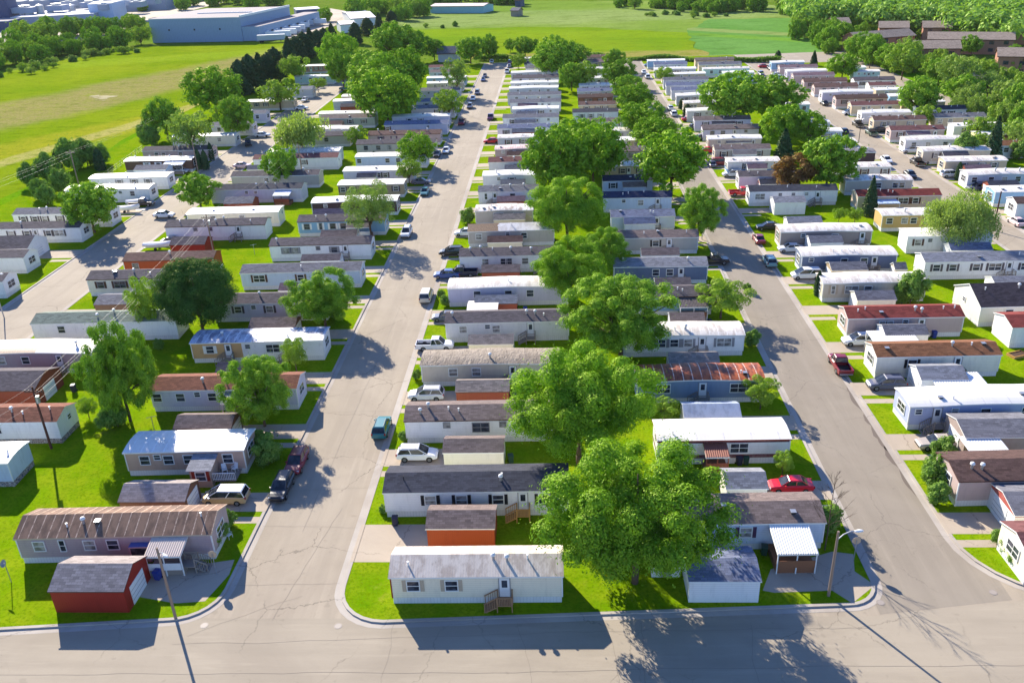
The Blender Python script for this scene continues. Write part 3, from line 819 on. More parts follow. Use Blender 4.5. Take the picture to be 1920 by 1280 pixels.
BUSHES = [
(877,420,24),(1706,570,50),(1690,568,30),(200,805,28),(222,800,40),(395,1030,40),(415,1010,30),(432,985,26),(505,870,46),(490,845,34),(1545,1000,46),(1557,985,34),
(1750,910,46),(1757,945,36),(1765,865,40),(1410,650,26),(1890,1040,30),(1905,1062,30),(1872,1022,28),(758,828,18),(720,962,14),(835,575,18),(828,560,14),(783,712,16),
(1700,650,14),(1790,700,14),(1550,545,12),(1806,300,38),(1910,300,30),(60,350,34),(80,372,30),(95,340,40),(140,318,46),(165,312,40),(120,360,34),(90,385,30),(190,310,30),(285,275,30),(272,262,24),(1400,548,14),
(630,598,26),(455,790,22),(300,655,16),(1262,252,14),(1232,232,14),
]
# ------------------------------------------------------------------ mesh helpers
class MB:
    def __init__(self):
        self.v, self.f, self.mi = [], [], []
        self.mats = []

    def slot(self, m):
        if m not in self.mats:
            self.mats.append(m)
        return self.mats.index(m)

    def face(self, pts, m):
        i = len(self.v)
        self.v += [tuple(p) for p in pts]
        self.f.append(tuple(range(i, i + len(pts))))
        self.mi.append(self.slot(m))

    def box(self, x0, x1, y0, y1, z0, z1, m, mtop=None):
        a = [(x0, y0, z0), (x1, y0, z0), (x1, y1, z0), (x0, y1, z0), (x0, y0, z1), (x1, y0, z1), (x1, y1, z1), (x0, y1, z1)]
        i = len(self.v)
        self.v += a
        s = self.slot(m)
        st = self.slot(mtop) if mtop else s
        for q, k in (((0, 3, 2, 1), s), ((4, 5, 6, 7), st), ((0, 1, 5, 4), s), ((1, 2, 6, 5), s), ((2, 3, 7, 6), s), ((3, 0, 4, 7), s)):
            self.f.append(tuple(i + j for j in q))
            self.mi.append(k)

    def tube(self, p, q, r, m, n=8, r2=None, cap=True):
        p, q = Vector(p), Vector(q)
        r2 = r if r2 is None else r2
        d = (q - p).normalized()
        u = d.orthogonal().normalized()
        w = d.cross(u)
        i = len(self.v)
        s = self.slot(m)
        for k in range(n):
            a = 6.28318 * k / n
            o = u * math.cos(a) + w * math.sin(a)
            self.v.append(tuple(p + o * r))
            self.v.append(tuple(q + o * r2))
        for k in range(n):
            a, b = i + 2 * k, i + 2 * ((k + 1) % n)
            self.f.append((a, b, b + 1, a + 1))
            self.mi.append(s)
        if cap:
            self.f.append(tuple(i + 2 * k + 1 for k in range(n)))
            self.f.append(tuple(i + 2 * k for k in reversed(range(n))))
            self.mi += [s, s]

    def path(self, pts, r, m, n=6, r2=None):
        k = len(pts) - 1
        r2 = r if r2 is None else r2
        for j in range(k):
            self.tube(pts[j], pts[j + 1], r + (r2 - r) * j / k, m, n, r + (r2 - r) * (j + 1) / k)

    def loft(self, rings, m, cap=True):
        i = len(self.v)
        s = self.slot(m)
        n = len(rings[0])
        for r in rings:
            self.v += [tuple(p) for p in r]
        for a in range(len(rings) - 1):
            for k in range(n):
                b = (k + 1) % n
                self.f.append((i + a * n + k, i + a * n + b, i + (a + 1) * n + b, i + (a + 1) * n + k))
                self.mi.append(s)
        if cap:
            self.f.append(tuple(i + k for k in reversed(range(n))))
            self.f.append(tuple(i + (len(rings) - 1) * n + k for k in range(n)))
            self.mi += [s, s]

    def mesh(self, name, smooth=False):
        me = bpy.data.meshes.new(name)
        me.from_pydata(self.v, [], self.f)
        for m in self.mats:
            me.materials.append(m)
        me.polygons.foreach_set('material_index', self.mi)
        if smooth:
            me.polygons.foreach_set('use_smooth', [True] * len(self.f))
        me.update()
        return me

    def build(self, name, parent=None, loc=None, rot=None, smooth=False):
        return put(name, self.mesh(name, smooth), parent, loc, rot)


def put(name, me, parent=None, loc=None, rot=None):
    o = bpy.data.objects.new(name, me)
    if parent is not None:
        o.parent = parent
    if loc is not None:
        o.location = loc
    if rot is not None:
        o.rotation_euler = rot
    COL.objects.link(o)
    return o


def empty(name, loc, rz=0.0, sc=None):
    o = bpy.data.objects.new(name, None)
    o.empty_display_size = 0.3
    o.location = loc
    o.rotation_euler = (0, 0, rz)
    if sc is not None:
        o.scale = sc
    COL.objects.link(o)
    return o


USED = {}


def tag(o, label, cat, group=None):
    o['label'] = label
    o['category'] = cat
    if group:
        o['group'] = group
    USED.setdefault(label, []).append(o)
    return o


def kind(o, k):
    o['kind'] = k
    return o


ORD = ('first second third fourth fifth sixth seventh eighth ninth tenth eleventh twelfth thirteenth fourteenth fifteenth sixteenth seventeenth eighteenth nineteenth twentieth '
       'twenty-first twenty-second twenty-third twenty-fourth twenty-fifth twenty-sixth twenty-seventh twenty-eighth').split()
ROW_WORD = dict(BR="right side of middle street", BL="left side of middle street", CL="left side of right street", CR="right side of right street", DL="left side of outer street",
                DR="right side of outer street", ER="row behind outer street", AR="right side of left street", AL="left side of left street")
STREET_END = dict(BR=-1, CR=-1, BL=1, CL=1, AR=-1, AL=1, DL=1, DR=-1, ER=1)
GZ = 0.10                                       # top of the lawns above the street

# ------------------------------------------------------------------ mobile homes
CACHE = {}


def cached(key, fn):
    if key not in CACHE:
        CACHE[key] = fn()
    return CACHE[key]


WIN = dict(w=(1.05, 1.05), W=(1.9, 1.15), s=(0.7, 0.6), t=(0.5, 1.25))


def pane_mesh(c, glass):
    def f():
        w, h = WIN[c]
        b = MB()
        b.box(-w / 2, w / 2, -0.03, 0.02, -h / 2, h / 2, glass)
        return b.mesh('window')
    return cached(('pane', c, glass.name), f)


def frame_mesh(c, m):
    def f():
        w, h = WIN[c]
        b = MB()
        e = 0.09
        b.box(-w / 2 - e, w / 2 + e, -0.07, 0.02, h / 2, h / 2 + e, m)
        b.box(-w / 2 - e, w / 2 + e, -0.09, 0.02, -h / 2 - e, -h / 2, m)
        b.box(-w / 2 - e, -w / 2, -0.07, 0.02, -h / 2, h / 2, m)
        b.box(w / 2, w / 2 + e, -0.07, 0.02, -h / 2, h / 2, m)
        b.box(-w / 2, w / 2, -0.06, 0.02, -0.03, 0.03, m)
        if c == 'W':
            b.box(-0.03, 0.03, -0.055, 0.02, -h / 2, -0.03, m)
            b.box(-0.03, 0.03, -0.055, 0.02, 0.03, h / 2, m)
        return b.mesh('frame')
    return cached(('frame', c, m.name), f)


def shutter_mesh(c, m):
    def f():
        h = WIN[c][1]
        b = MB()
        b.box(-0.17, 0.17, -0.06, 0.02, -h / 2 - 0.09, h / 2 + 0.09, m)
        for k in range(6):
            z = -h / 2 + (k + 0.5) * h / 6
            b.box(-0.12, 0.12, -0.085, -0.06, z - h / 30, z + h / 30, m)
        return b.mesh('shutter')
    return cached(('shutter', c, m.name), f)


def door_mesh():
    def f():
        b = MB()
        b.box(-0.46, 0.46, -0.06, 0.02, -1.0, 1.02, M_WHITE)
        b.box(-0.25, 0.25, -0.075, -0.06, 0.05, 0.85, M_GLASS)
        b.box(-0.54, -0.46, -0.08, 0.02, -1.0, 1.1, trim('grey'))
        b.box(0.46, 0.54, -0.08, 0.02, -1.0, 1.1, trim('grey'))
        return b.mesh('door')
    return cached('door', f)


def steps_mesh(mat):
    def f():
        b = MB()
        b.box(-0.7, 0.7, -1.25, -0.08, 0.72, 0.8, mat)
        for x in (-0.66, 0.66):
            for y in (-1.2, -0.15):
                b.box(x - 0.05, x + 0.05, y - 0.05, y + 0.05, 0, 1.7, mat)
        for k in range(4):
            x = -0.7 - 0.28 * k
            b.box(x - 0.28, x, -1.25, -0.1, 0.54 - 0.18 * k, 0.6 - 0.18 * k, mat)
        for y in (-1.22, -0.12):
            b.path([(-0.7, y, 0.55), (-1.85, y, -0.02)], 0.05, mat, 4)
            b.path([(-0.7, y, 1.65), (-1.85, y, 0.95)], 0.05, mat, 4)
            b.tube((-1.8, y, 0), (-1.8, y, 1.0), 0.045, mat, 4)
            for k in range(4):
                x = -0.9 - 0.2 * k
                z = 0.45 - 0.1 * k * 1.2
                b.tube((x, y, z), (x, y, z + 1.05), 0.025, mat, 4)
        b.path([(-0.66, -1.22, 1.65), (0.66, -1.22, 1.65)], 0.05, mat, 4)
        b.path([(0.66, -1.22, 1.65), (0.66, -0.12, 1.65)], 0.05, mat, 4)
        for k in range(9):
            x = -0.56 + 0.14 * k
            b.tube((x, -1.22, 0.8), (x, -1.22, 1.62), 0.025, mat, 4)
        return b.mesh('steps')
    return cached(('steps', mat.name), f)


def vent_mesh(c):
    def f():
        b = MB()
        if c == 'p':
            b.tube((0, 0, -0.25), (0, 0, 0.35), 0.075, M_WHITE)
            b.tube((0, 0, 0.35), (0, 0, 0.42), 0.12, M_WHITE)
        elif c == 's':
            b.tube((0, 0, -0.25), (0, 0, 0.5), 0.05, M_DARK, 6)
        elif c == 'b':
            b.box(-0.22, 0.22, -0.22, 0.22, -0.25, 0.16, M_DARK)
            b.box(-0.27, 0.27, -0.27, 0.27, 0.16, 0.2, M_STEEL)
        else:
            b.tube((0, 0, -0.25), (0, 0, 0.62), 0.13, M_STEEL)
            b.tube((0, 0, 0.5), (0, 0, 0.62), 0.25, M_WHITE, 10, 0.2)
            b.tube((0, 0, 0.66), (0, 0, 0.74), 0.22, M_WHITE, 10, 0.1)
            b.tube((0, 0, 0.6), (0, 0, 0.68), 0.08, M_DARK, 6)
        return b.mesh('roof_vent')
    return cached(('vent', c), f)


def roof_z(shape, x, y, Lh, d, he, rise):
    t = min(1.0, max(0.0, y / d))
    if shape == 'g':
        return he + rise * (1 - abs(2 * t - 1))
    c = 1 - (2 * t - 1) ** 2
    if shape == 'b':
        return he + rise * (c ** 0.75) + 0.14 * max(0.0, 1 - (x / (0.62 * Lh)) ** 2)
    return he + rise * c


def shell(shape, Ln, d, he, rise, z0, wmat, rmat, tmat, over=0.16, thick=0.11):
    """(wall mesh, roof mesh, eave mesh) of a long low building, front wall on y = 0."""
    Lh = Ln / 2
    xs = [-Lh, Lh] if shape != 'b' else [Lh * (-1 + k / 6) for k in range(13)]
    ts = {'g': [0, .5, 1], 'b': [0, .08, .2, .35, .5, .65, .8, .92, 1], 'f': [0, .25, .5, .75, 1]}[shape]
    rz = lambda x, y: roof_z(shape, x, y, Lh, d, he, rise)
    w = MB()
    for k in range(len(xs) - 1):
        a, b = xs[k], xs[k + 1]
        w.face([(a, 0, z0), (b, 0, z0), (b, 0, rz(b, 0) - thick * .6), (a, 0, rz(a, 0) - thick * .6)], wmat)
        w.face([(b, d, z0), (a, d, z0), (a, d, rz(a, d) - thick * .6), (b, d, rz(b, d) - thick * .6)], wmat)
    for x, s in ((-Lh, -1), (Lh, 1)):
        pr = [(x, t * d, rz(x, t * d) - thick * .6) for t in ts]
        pts = [(x, 0, z0)] + pr + [(x, d, z0)]
        w.face(pts if s < 0 else pts[::-1], wmat)
    r = MB()
    e = MB()
    xo = [x * (1 + over / Lh) for x in xs]
    ys = [-over] + [t * d for t in ts[1:-1]] + [d + over]

    def top(x, y):
        z = rz(max(-Lh, min(Lh, x)), y)
        if shape == 'g':
            sl = rise / (d / 2)
            if y < 0:
                z += sl * y
            if y > d:
                z -= sl * (y - d)
        return z
    grid = [[(x, y, top(x, y)) for y in ys] for x in xo]
    for i in range(len(xo) - 1):
        for j in range(len(ys) - 1):
            r.face([grid[i][j], grid[i + 1][j], grid[i + 1][j + 1], grid[i][j + 1]], rmat)
            p = [grid[i][j + 1], grid[i + 1][j + 1], grid[i + 1][j], grid[i][j]]
            r.face([(q[0], q[1], q[2] - thick) for q in p], tmat)
    # rim board all round
    rim = [[g[0] for g in grid], [g for g in grid[-1]], [g[-1] for g in grid][::-1], [g for g in grid[0]][::-1]]
    for run in rim:
        for a, b in zip(run[:-1], run[1:]):
            e.face([(a[0], a[1], a[2] - thick - .03), (b[0], b[1], b[2] - thick - .03), b, a], tmat)
    return w, r, e


def end_window(root, side, Lh, d, c, near, tr, z=1.95, fy=0.5):
    rz = math.pi / 2 * side
    o = put('window', pane_mesh(c, M_GLASS), root, (side * (Lh + 0.012), d * fy, z), (0, 0, rz))
    put('frame', frame_mesh(c, tr), o)
    return o


def wall_window(root, c, x, z, near, tr, sh, rnd):
    o = put('window', pane_mesh(c, M_GLASS if rnd.random() < .72 else M_CURTAIN), root, (x, -0.012, z))
    put('frame', frame_mesh(c, tr), o)
    if sh is not None:
        w = WIN[c][0]
        for s in (-1, 1):
            put('shutter', shutter_mesh(c, trim(sh)), o, (s * (w / 2 + 0.29), 0, 0))
    return o


HOME_AT = []
ROW_COUNT = {}


def home(row, x0, y0, x1, y1, shape, rk, wk, ex):
    he = 3.2
    a, b = at(x0, y0, he + GZ), at(x1, y1, he + GZ)
    ang = max(-2.2, min(2.0, 0.5 * math.degrees(math.atan2(b.y - a.y, b.x - a.x))))
    ang = math.radians(ang)
    mid = (a + b) / 2
    Ln = min(23.0, (b.x - a.x) / math.cos(ang)) - 0.3
    d = ex.get('d', 4.4)
    rise = ex.get('rise', {'g': 0.75, 'b': 0.34, 'f': 0.28}[shape])
    near = mid.y < 185
    k = ROW_COUNT[row] = ROW_COUNT.get(row, 0) + 1
    rnd = random.Random(hash((row, k)) if False else k * 131 + sum(map(ord, row)) * 17)
    root = empty('mobile_home', (mid.x, mid.y + 0.16, GZ), ang)
    tag(root, f"{WALL_WORD[wk]} home, {ROOF_WORD[rk]} roof, {ORD[k - 1]} from front, {ROW_WORD[row]}", 'mobile home', 'mobile homes lined up along the streets')
    HOME_AT.append((mid.x, mid.y + 2.2, row, k, Ln))
    tk = ex.get('trim', 'whitepaint' if rk not in ('duskshingle', 'brown', 'darkbrown', 'taupeshingle') or rnd.random() < .6 else 'darkbrown')
    tr = trim(tk)
    w, r, e = shell(shape, Ln, d, he, rise, 0.72, wallmat(wk), roofmat(rk), trim('redtrim' if wk == 'stripe' else ('whitepaint' if tk == 'redtrim' else tk)))
    w.build('wall', root)
    r.build('roof', root)
    e.build('eave_board', root)
    s = MB()
    i = 0.05
    sm = M_STONE if wk in ('white', 'blueish') and row == 'AR' and k < 3 else M_SKIRT
    s.box(-Ln / 2 + i, Ln / 2 - i, i, d - i, -0.08, 0.73, sm)
    s.build('skirting', root)
    for x in (-Ln / 2, Ln / 2):                # corner posts
        if near:
            c = MB()
            c.box(x - 0.06, x + 0.06, -0.035, 0.07, 0.70, he - 0.1, trim('redtrim') if tk == 'redtrim' and x < 0 else trim('whitepaint'))
            c.build('corner_post', root)
    spec = ex.get('w')
    if spec is None:
        n = 4
        ps = [0.1 + 0.8 * (q + 0.5 + rnd.uniform(-.25, .25)) / n for q in range(n)]
        dk = rnd.randrange(1, n)
        spec = ' '.join(('d' if q == dk else rnd.choice('wwws')) + f'{p:.2f}' for q, p in enumerate(ps))
    sh = ex.get('sh', None if near else rnd.choice([None, None, 'grey', 'darkgrey', 'darkbrown']))
    for it in spec.split():
        c, f = it[0], float(it[1:])
        x = -Ln / 2 + f * Ln
        if c == 'd':
            put('door', door_mesh(), root, (x, -0.012, 1.82))
            if near:
                put('steps', steps_mesh({'wood': M_WOOD, 'brown': M_BROWNWOOD, 'grey': M_GREYWOOD}.get(ex.get('steps'), M_GREYWOOD)), root, (x, 0, 0))
        else:
            z = {'s': 2.45, 't': 2.1}.get(c, 2.08)
            wall_window(root, c, x, z, near, trim('whitepaint') if tk != 'darkbrown' else trim('grey'), sh if c in 'wWt' else None, rnd)
    se = STREET_END[row]
    vis = 1 if mid.x < 0 else -1
    end_window(root, se, Ln / 2, d, 'W', near, trim('whitepaint'))
    if vis != se and rnd.random() < .5:
        end_window(root, vis, Ln / 2, d, 's', near, trim('whitepaint'), 2.3, rnd.choice((.3, .6)))
    vs = ex.get('v')
    if vs is None:
        vs = ' '.join(rnd.choice('ppkb') + f'{rnd.uniform(.1, .9):.2f}' for _ in range(rnd.choice((2, 3, 4)) if mid.y < 260 else 1))
    for it in vs.split():
        c, f = it[0], float(it[1:])
        x = -Ln / 2 + f * Ln
        y = d * rnd.uniform(.2, .42)
        put('roof_vent', vent_mesh(c), root, (x, y, roof_z(shape, x, y, Ln / 2, d, he, rise)))
    return root, Ln, d, he


def awning(root, x0, x1, y0, y1, z0, z1, mat, pm, floor=None, rail=None):
    """Roofed porch: sloping sheet from the wall (y1,z1) to the posts (y0,z0)."""
    b = MB()
    n = max(4, int((x1 - x0) / 0.22))
    for k in range(n):
        a, c = x0 + (x1 - x0) * k / n, x0 + (x1 - x0) * (k + 1) / n
        m = (a + c) / 2
        b.face([(a, y0, z0), (m, y0, z0 + .05), (m, y1, z1 + .05), (a, y1, z1)], mat)
        b.face([(m, y0, z0 + .05), (c, y0, z0), (c, y1, z1), (m, y1, z1 + .05)], mat)
    b.box(x0, x1, y0 - .04, y0, z0 - .14, z0 - .005, trim('whitepaint'))
    for x in (x0, x1):
        b.face([(x, y0, z0 - .12), (x, y1, z1 - .12), (x, y1, z1), (x, y0, z0)], trim('whitepaint'))
    aw = b.build('porch_roof', root)
    for x in (x0 + .12, (x0 + x1) / 2, x1 - .12):
        p = MB()
        p.box(x - .05, x + .05, y0 + .06, y0 + .16, 0, z0 - .14, pm)
        p.build('porch_post', root)
    if floor:
        f = MB()
        f.box(x0 + .1, x1 - .1, y0 + .18, y1 - .05, 0, .72, floor)
        f.build('porch_deck', root)
    if rail:
        f = MB()
        f.box(x0 + .2, x1 - .2, y0 + .02, y0 + .055, .75, 1.55, rail)
        f.build('porch_rail', root)
    return aw


SHED_COUNT = {}


def nearest_home(x, y, row=None):
    c = [h for h in HOME_AT if row is None or h[2] == row]
    return min(c, key=lambda h: max(0, abs(h[0] - x) - h[4] / 2) + abs(h[1] - y))


def shed(row, x0, y0, x1, y1, rk, wk, ex):
    he = ex.get('h', 2.35)
    a, b = at(x0, y0, he + GZ), at(x1, y1, he + GZ)
    mid = (a + b) / 2
    Ln = (b.x - a.x) - 0.2
    d, rise = ex.get('d', 3.2), ex.get('rise', 0.75)
    c = [h for h in HOME_AT if h[2] == row and h[1] > mid.y]
    h = min(c, key=lambda h: h[1] - mid.y) if c else nearest_home(mid.x, mid.y, row)
    root = empty('shed' if d < 5 else 'garage', (mid.x, mid.y + .12, GZ), 0)
    word = 'shed' if d < 5 else 'garage'
    tag(root, f"{WALL_WORD[wk]} {word}, {ROOF_WORD[rk]} roof, before the {ORD[h[3] - 1]} home, {ROW_WORD[row]}", word, 'sheds and garages between the homes')
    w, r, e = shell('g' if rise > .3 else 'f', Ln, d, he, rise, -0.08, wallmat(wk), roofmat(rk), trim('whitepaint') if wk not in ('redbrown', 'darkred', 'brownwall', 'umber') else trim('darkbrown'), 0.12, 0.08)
    w.build('wall', root)
    r.build('roof', root)
    e.build('eave_board', root)
    side = {1: -1, 2: 1}.get(ex.get('door'), STREET_END[row])
    g = MB()
    x = side * (Ln / 2)
    o = .02 * side
    wd = min(2.7, d - .8)
    y0_, y1_ = (d - wd) / 2, (d + wd) / 2
    xa, xb = sorted((x - o, x + 2.2 * o))
    g.box(xa, xb, y0_, y1_, 0.0, 2.05, M_WHITE)
    for q in range(1, 4):
        g.box(*sorted((x, x + 2.9 * o)), y0_, y1_, .5 * q - .02, .5 * q + .02, trim('grey'))
    g.build('door', root)
    return root


def carport(x0, y0, x1, y1, mat, label):
    he = 2.45
    a, b = at(x0, y0, he), at(x1, y1, he)
    mid = (a + b) / 2
    root = empty('carport', (mid.x, mid.y, GZ))
    tag(root, label, 'carport')
    hl = (b.x - a.x) / 2
    r = MB()
    n = max(6, int(hl * 2 / .3))
    for k in range(n):
        p, q = -hl + 2 * hl * k / n, -hl + 2 * hl * (k + 1) / n
        m = (p + q) / 2
        r.face([(p, 0, he - GZ), (m, 0, he - GZ + .05), (m, 3.2, he + .1), (p, 3.2, he + .05)], mat)
        r.face([(m, 0, he - GZ + .05), (q, 0, he - GZ), (q, 3.2, he + .05), (m, 3.2, he + .1)], mat)
    r.box(-hl, hl, -.05, -.01, he - GZ - .14, he - GZ, mat)
    r.build('roof', root)
    for x in (-hl + .1, hl - .1):
        for y in (.1, 3.1):
            p = MB()
            p.box(x - .05, x + .05, y - .05, y + .05, -.05, he - GZ - .01, M_WHITE)
            p.build('post', root)
    return root


# ------------------------------------------------------------------ vehicles
def car_ring(x, w, z0, z1, r=0.12):
    return [(x, -w, z0 + r), (x, -w + r * .6, z0), (x, w - r * .6, z0), (x, w, z0 + r), (x, w, z1 - r), (x, w - r, z1), (x, -w + r, z1), (x, -w, z1 - r)]


VEH = dict(
    sedan=dict(L=4.6, W=.88, body=[(-2.3, .74, .42, .78), (-2.2, .82, .3, .92), (-1.4, .88, .22, .98), (0, .88, .2, .95), (1.0, .88, .2, .92), (1.9, .85, .24, .82), (2.2, .78, .3, .72), (2.3, .68, .38, .62)],
               cab=[(-1.75, .72, .92), (-1.05, .62, 1.4), (.35, .62, 1.42), (1.15, .72, .92)], roof=(-1.05, .35, .62, 1.42), wx=(-1.38, 1.42), wr=.32),
    suv=dict(L=4.7, W=.92, body=[(-2.35, .82, .45, .95), (-2.28, .88, .36, 1.05), (-1.4, .92, .3, 1.08), (0, .92, .28, 1.05), (1.0, .92, .28, 1.03), (1.7, .9, .3, .96), (2.15, .84, .34, .86), (2.35, .7, .42, .7)],
             cab=[(-2.24, .82, 1.04), (-1.85, .69, 1.6), (.3, .69, 1.64), (1.25, .8, 1.02)], roof=(-1.85, .3, .69, 1.64), wx=(-1.4, 1.45), wr=.37, rack=1),
    van=dict(L=4.9, W=.95, body=[(-2.45, .86, .42, 1.0), (-2.38, .93, .3, 1.06), (-1.4, .95, .25, 1.08), (0, .95, .24, 1.06), (1.2, .95, .25, 1.04), (2.0, .92, .28, .92), (2.35, .84, .34, .8), (2.45, .72, .42, .7)],
             cab=[(-2.38, .86, 1.05), (-2.1, .76, 1.68), (.6, .75, 1.72), (1.85, .82, .98)], roof=(-2.1, .6, .75, 1.72), wx=(-1.5, 1.6), wr=.34),
    pickup=dict(L=5.5, W=.96, body=[(-.25, .94, .34, 1.08), (.8, .96, .34, 1.08), (1.7, .95, .36, 1.06), (2.5, .9, .4, 1.0), (2.72, .82, .44, .85), (2.75, .78, .46, .8)],
                cab=[(-.5, .84, 1.06), (-.35, .74, 1.76), (.75, .74, 1.78), (1.45, .82, 1.06)], roof=(-.35, .75, .74, 1.78), wx=(-1.6, 1.75), wr=.4, bed=1))
CARMESH = {}


def car_parts(kind_, pk):
    key = (kind_, pk)
    if key in CARMESH:
        return CARMESH[key]
    s = VEH[kind_]
    P = paint(pk)
    parts = []
    b = MB()
    b.loft([car_ring(x, w, z0, z1) for x, w, z0, z1 in s['body']], P)
    if s.get('bed'):
        W = s['W']
        b.box(-2.7, -.25, -W, -W + .12, .42, 1.08, P)
        b.box(-2.7, -.25, W - .12, W, .42, 1.08, P)
        b.box(-2.75, -2.68, -W + .02, W - .02, .45, 1.06, P)
        b.box(-.37, -.25, -W + .12, W - .12, .5, 1.06, P)
        b.box(-2.68, -.37, -W + .12, W - .12, .5, .62, M_DARK)
        b.box(-2.85, -2.75, -.85, .85, .42, .58, M_STEEL)
    xf = s['body'][-1][0]
    b.box(xf - .06, xf + .05, -.62, .62, .36, .5, M_DARK)
    parts.append(('body', b.mesh('body', False), []))
    c = s['cab']
    g = MB()

    def row_(x, w, z):
        return [(x, -w, z), (x, w, z)]
    lo, hi = c[0], c[1]
    hj, lj = c[2], c[3]
    p = [(lo[0], -lo[1], lo[2]), (lj[0], -lj[1], lj[2]), (lj[0], lj[1], lj[2]), (lo[0], lo[1], lo[2])]
    q = [(hi[0], -hi[1], hi[2]), (hj[0], -hj[1], hj[2]), (hj[0], hj[1], hj[2]), (hi[0], hi[1], hi[2])]
    g.loft([p, q], M_CARGLASS)
    win = g.mesh('window')
    parts.append(('window', win, []))
    r = MB()
    if pk == 'goldpaint':
        P = paint('whitepaint')
    x0, x1, w, z = s['roof']
    r.loft([[(x0 - .05, -w - .02, z - .05), (x1 + .05, -w - .02, z - .05), (x1 + .05, w + .02, z - .05), (x0 - .05, w + .02, z - .05)],
            [(x0 + .1, -w + .08, z + .05), (x1 - .1, -w + .08, z + .05), (x1 - .1, w - .08, z + .05), (x0 + .1, w - .08, z + .05)]], P)
    for sg in (-1, 1):                          # pillars
        for A, B in (((lo[0], sg * lo[1], lo[2]), (hi[0], sg * hi[1], hi[2])), ((lj[0], sg * lj[1], lj[2]), (hj[0], sg * hj[1], hj[2])),
                     (((lo[0] + lj[0]) / 2 - .1, sg * (lo[1] + .005), lo[2]), ((hi[0] + hj[0]) / 2 - .1, sg * (hi[1] + .005), hi[2]))):
            r.tube(A, B, .05, P, 5)
        if s.get('rack'):
            r.tube((x0 + .2, sg * (w - .1), z + .1), (x1 - .2, sg * (w - .1), z + .1), .03, M_DARK, 5)
    parts.append(('roof_panel', r.mesh('roof_panel'), []))
    t = MB()
    wr = s['wr']
    t.tube((0, -.11, 0), (0, .11, 0), wr, M_RUBBER, 14)
    tm = t.mesh('tyre')
    t = MB()
    t.tube((0, -.125, 0), (0, .125, 0), wr * .58, M_RIM, 10)
    rm = t.mesh('rim')
    ws = [(x, sg * (s['W'] - .1), wr) for x in s['wx'] for sg in (-1, 1)]
    for sg in (-1, 1):
        h = MB()
        xe, we, z0, z1 = s['body'][-2]
        h.box(xe - .02, xe + .09, sg * (we - .16) - .13, sg * (we - .16) + .13, z1 - .2, z1 - .05, M_LAMP)
        parts.append(('headlight', h.mesh('headlight'), []))
        h = MB()
        xr = -2.76 if s.get('bed') else s['body'][0][0] - .02
        wz = .95 if kind_ in ('pickup', 'suv', 'van') else .74
        wy = s['W'] - (.14 if not s.get('bed') else .1)
        h.box(xr - .03, xr + .14, sg * wy - .1, sg * wy + .08, wz - .14, wz + .1, M_TAIL)
        parts.append(('tail_light', h.mesh('tail_light'), []))
        h = MB()
        h.box(c[3][0] - .5, c[3][0] - .32, sg * (s['W'] + .02) - .1, sg * (s['W'] + .02) + .1, c[3][2] + .02, c[3][2] + .16, P)
        parts.append(('mirror', h.mesh('mirror'), []))
    CARMESH[key] = (parts, tm, rm, ws)
    return CARMESH[key]


CAR_WORD = dict(sedan='sedan', suv='suv', van='minivan', pickup='pickup truck')
PLACE_WORD = dict(mk='parked at kerb', dr='in the driveway', lk='parked', rk='parked at kerb', fk='parked at kerb', fd='in the driveway')


def car(px, py, turn, kind_, pk, place):
    p = at(px, py, GZ if place in ('dr', 'fd') else 0.0)
    root = empty('parked_car' if kind_ != 'pickup' else 'pickup_truck', (p.x, p.y, 0.0 if place in ('mk', 'rk', 'fk') else GZ + .012), math.radians(turn - 90))
    h = nearest_home(p.x, p.y)
    tag(root, f"{PAINT_WORD[pk]} {CAR_WORD[kind_]} {PLACE_WORD[place]} by the {ORD[h[3] - 1]} home, {ROW_WORD[h[2]]}", CAR_WORD[kind_], 'vehicles parked around the homes')
    parts, tm, rm, ws = car_parts(kind_, pk)
    far = p.y > 230
    for n, me, _ in parts:
        if far and n in ('mirror', 'headlight', 'tail_light'):
            continue
        put(n, me, root)
    for w in ws:
        o = put('wheel', tm, root, w)
        if not far:
            put('rim', rm, o)
    return root


# ------------------------------------------------------------------ trees
def leaf_mat(name, dark, light, trans=0.23, sheen=0.02):
    t = NT(name)
    t.n.remove(t.b)
    geo = t.node('ShaderNodeNewGeometry')
    oi = t.node('ShaderNodeObjectInfo')
    c = t.mix(geo.outputs['Random Per Island'], dark, light)
    c = t.mix(t.math('MULTIPLY', oi.outputs['Random'], 0.45), c, tuple(x * 0.8 for x in dark))
    d = t.node('ShaderNodeBsdfDiffuse')
    tr = t.node('ShaderNodeBsdfTranslucent')
    t.link(c, d.inputs[0])
    tc = t.mix(1.0, c, (1.0, 1.0, 0.35), 'MULTIPLY')
    t.link(tc, tr.inputs[0])
    mx = t.node('ShaderNodeMixShader')
    mx.inputs[0].default_value = trans
    t.link(d.outputs[0], mx.inputs[1])
    t.link(tr.outputs[0], mx.inputs[2])
    gl = t.node('ShaderNodeBsdfGlossy')
    gl.inputs['Roughness'].default_value = .5
    gl.inputs['Color'].default_value = (1, 1, .55, 1)
    m2 = t.node('ShaderNodeMixShader')
    m2.inputs[0].default_value = sheen
    t.link(mx.outputs[0], m2.inputs[1])
    t.link(gl.outputs[0], m2.inputs[2])
    t.link(m2.outputs[0], t.out.inputs[0])
    return t.m


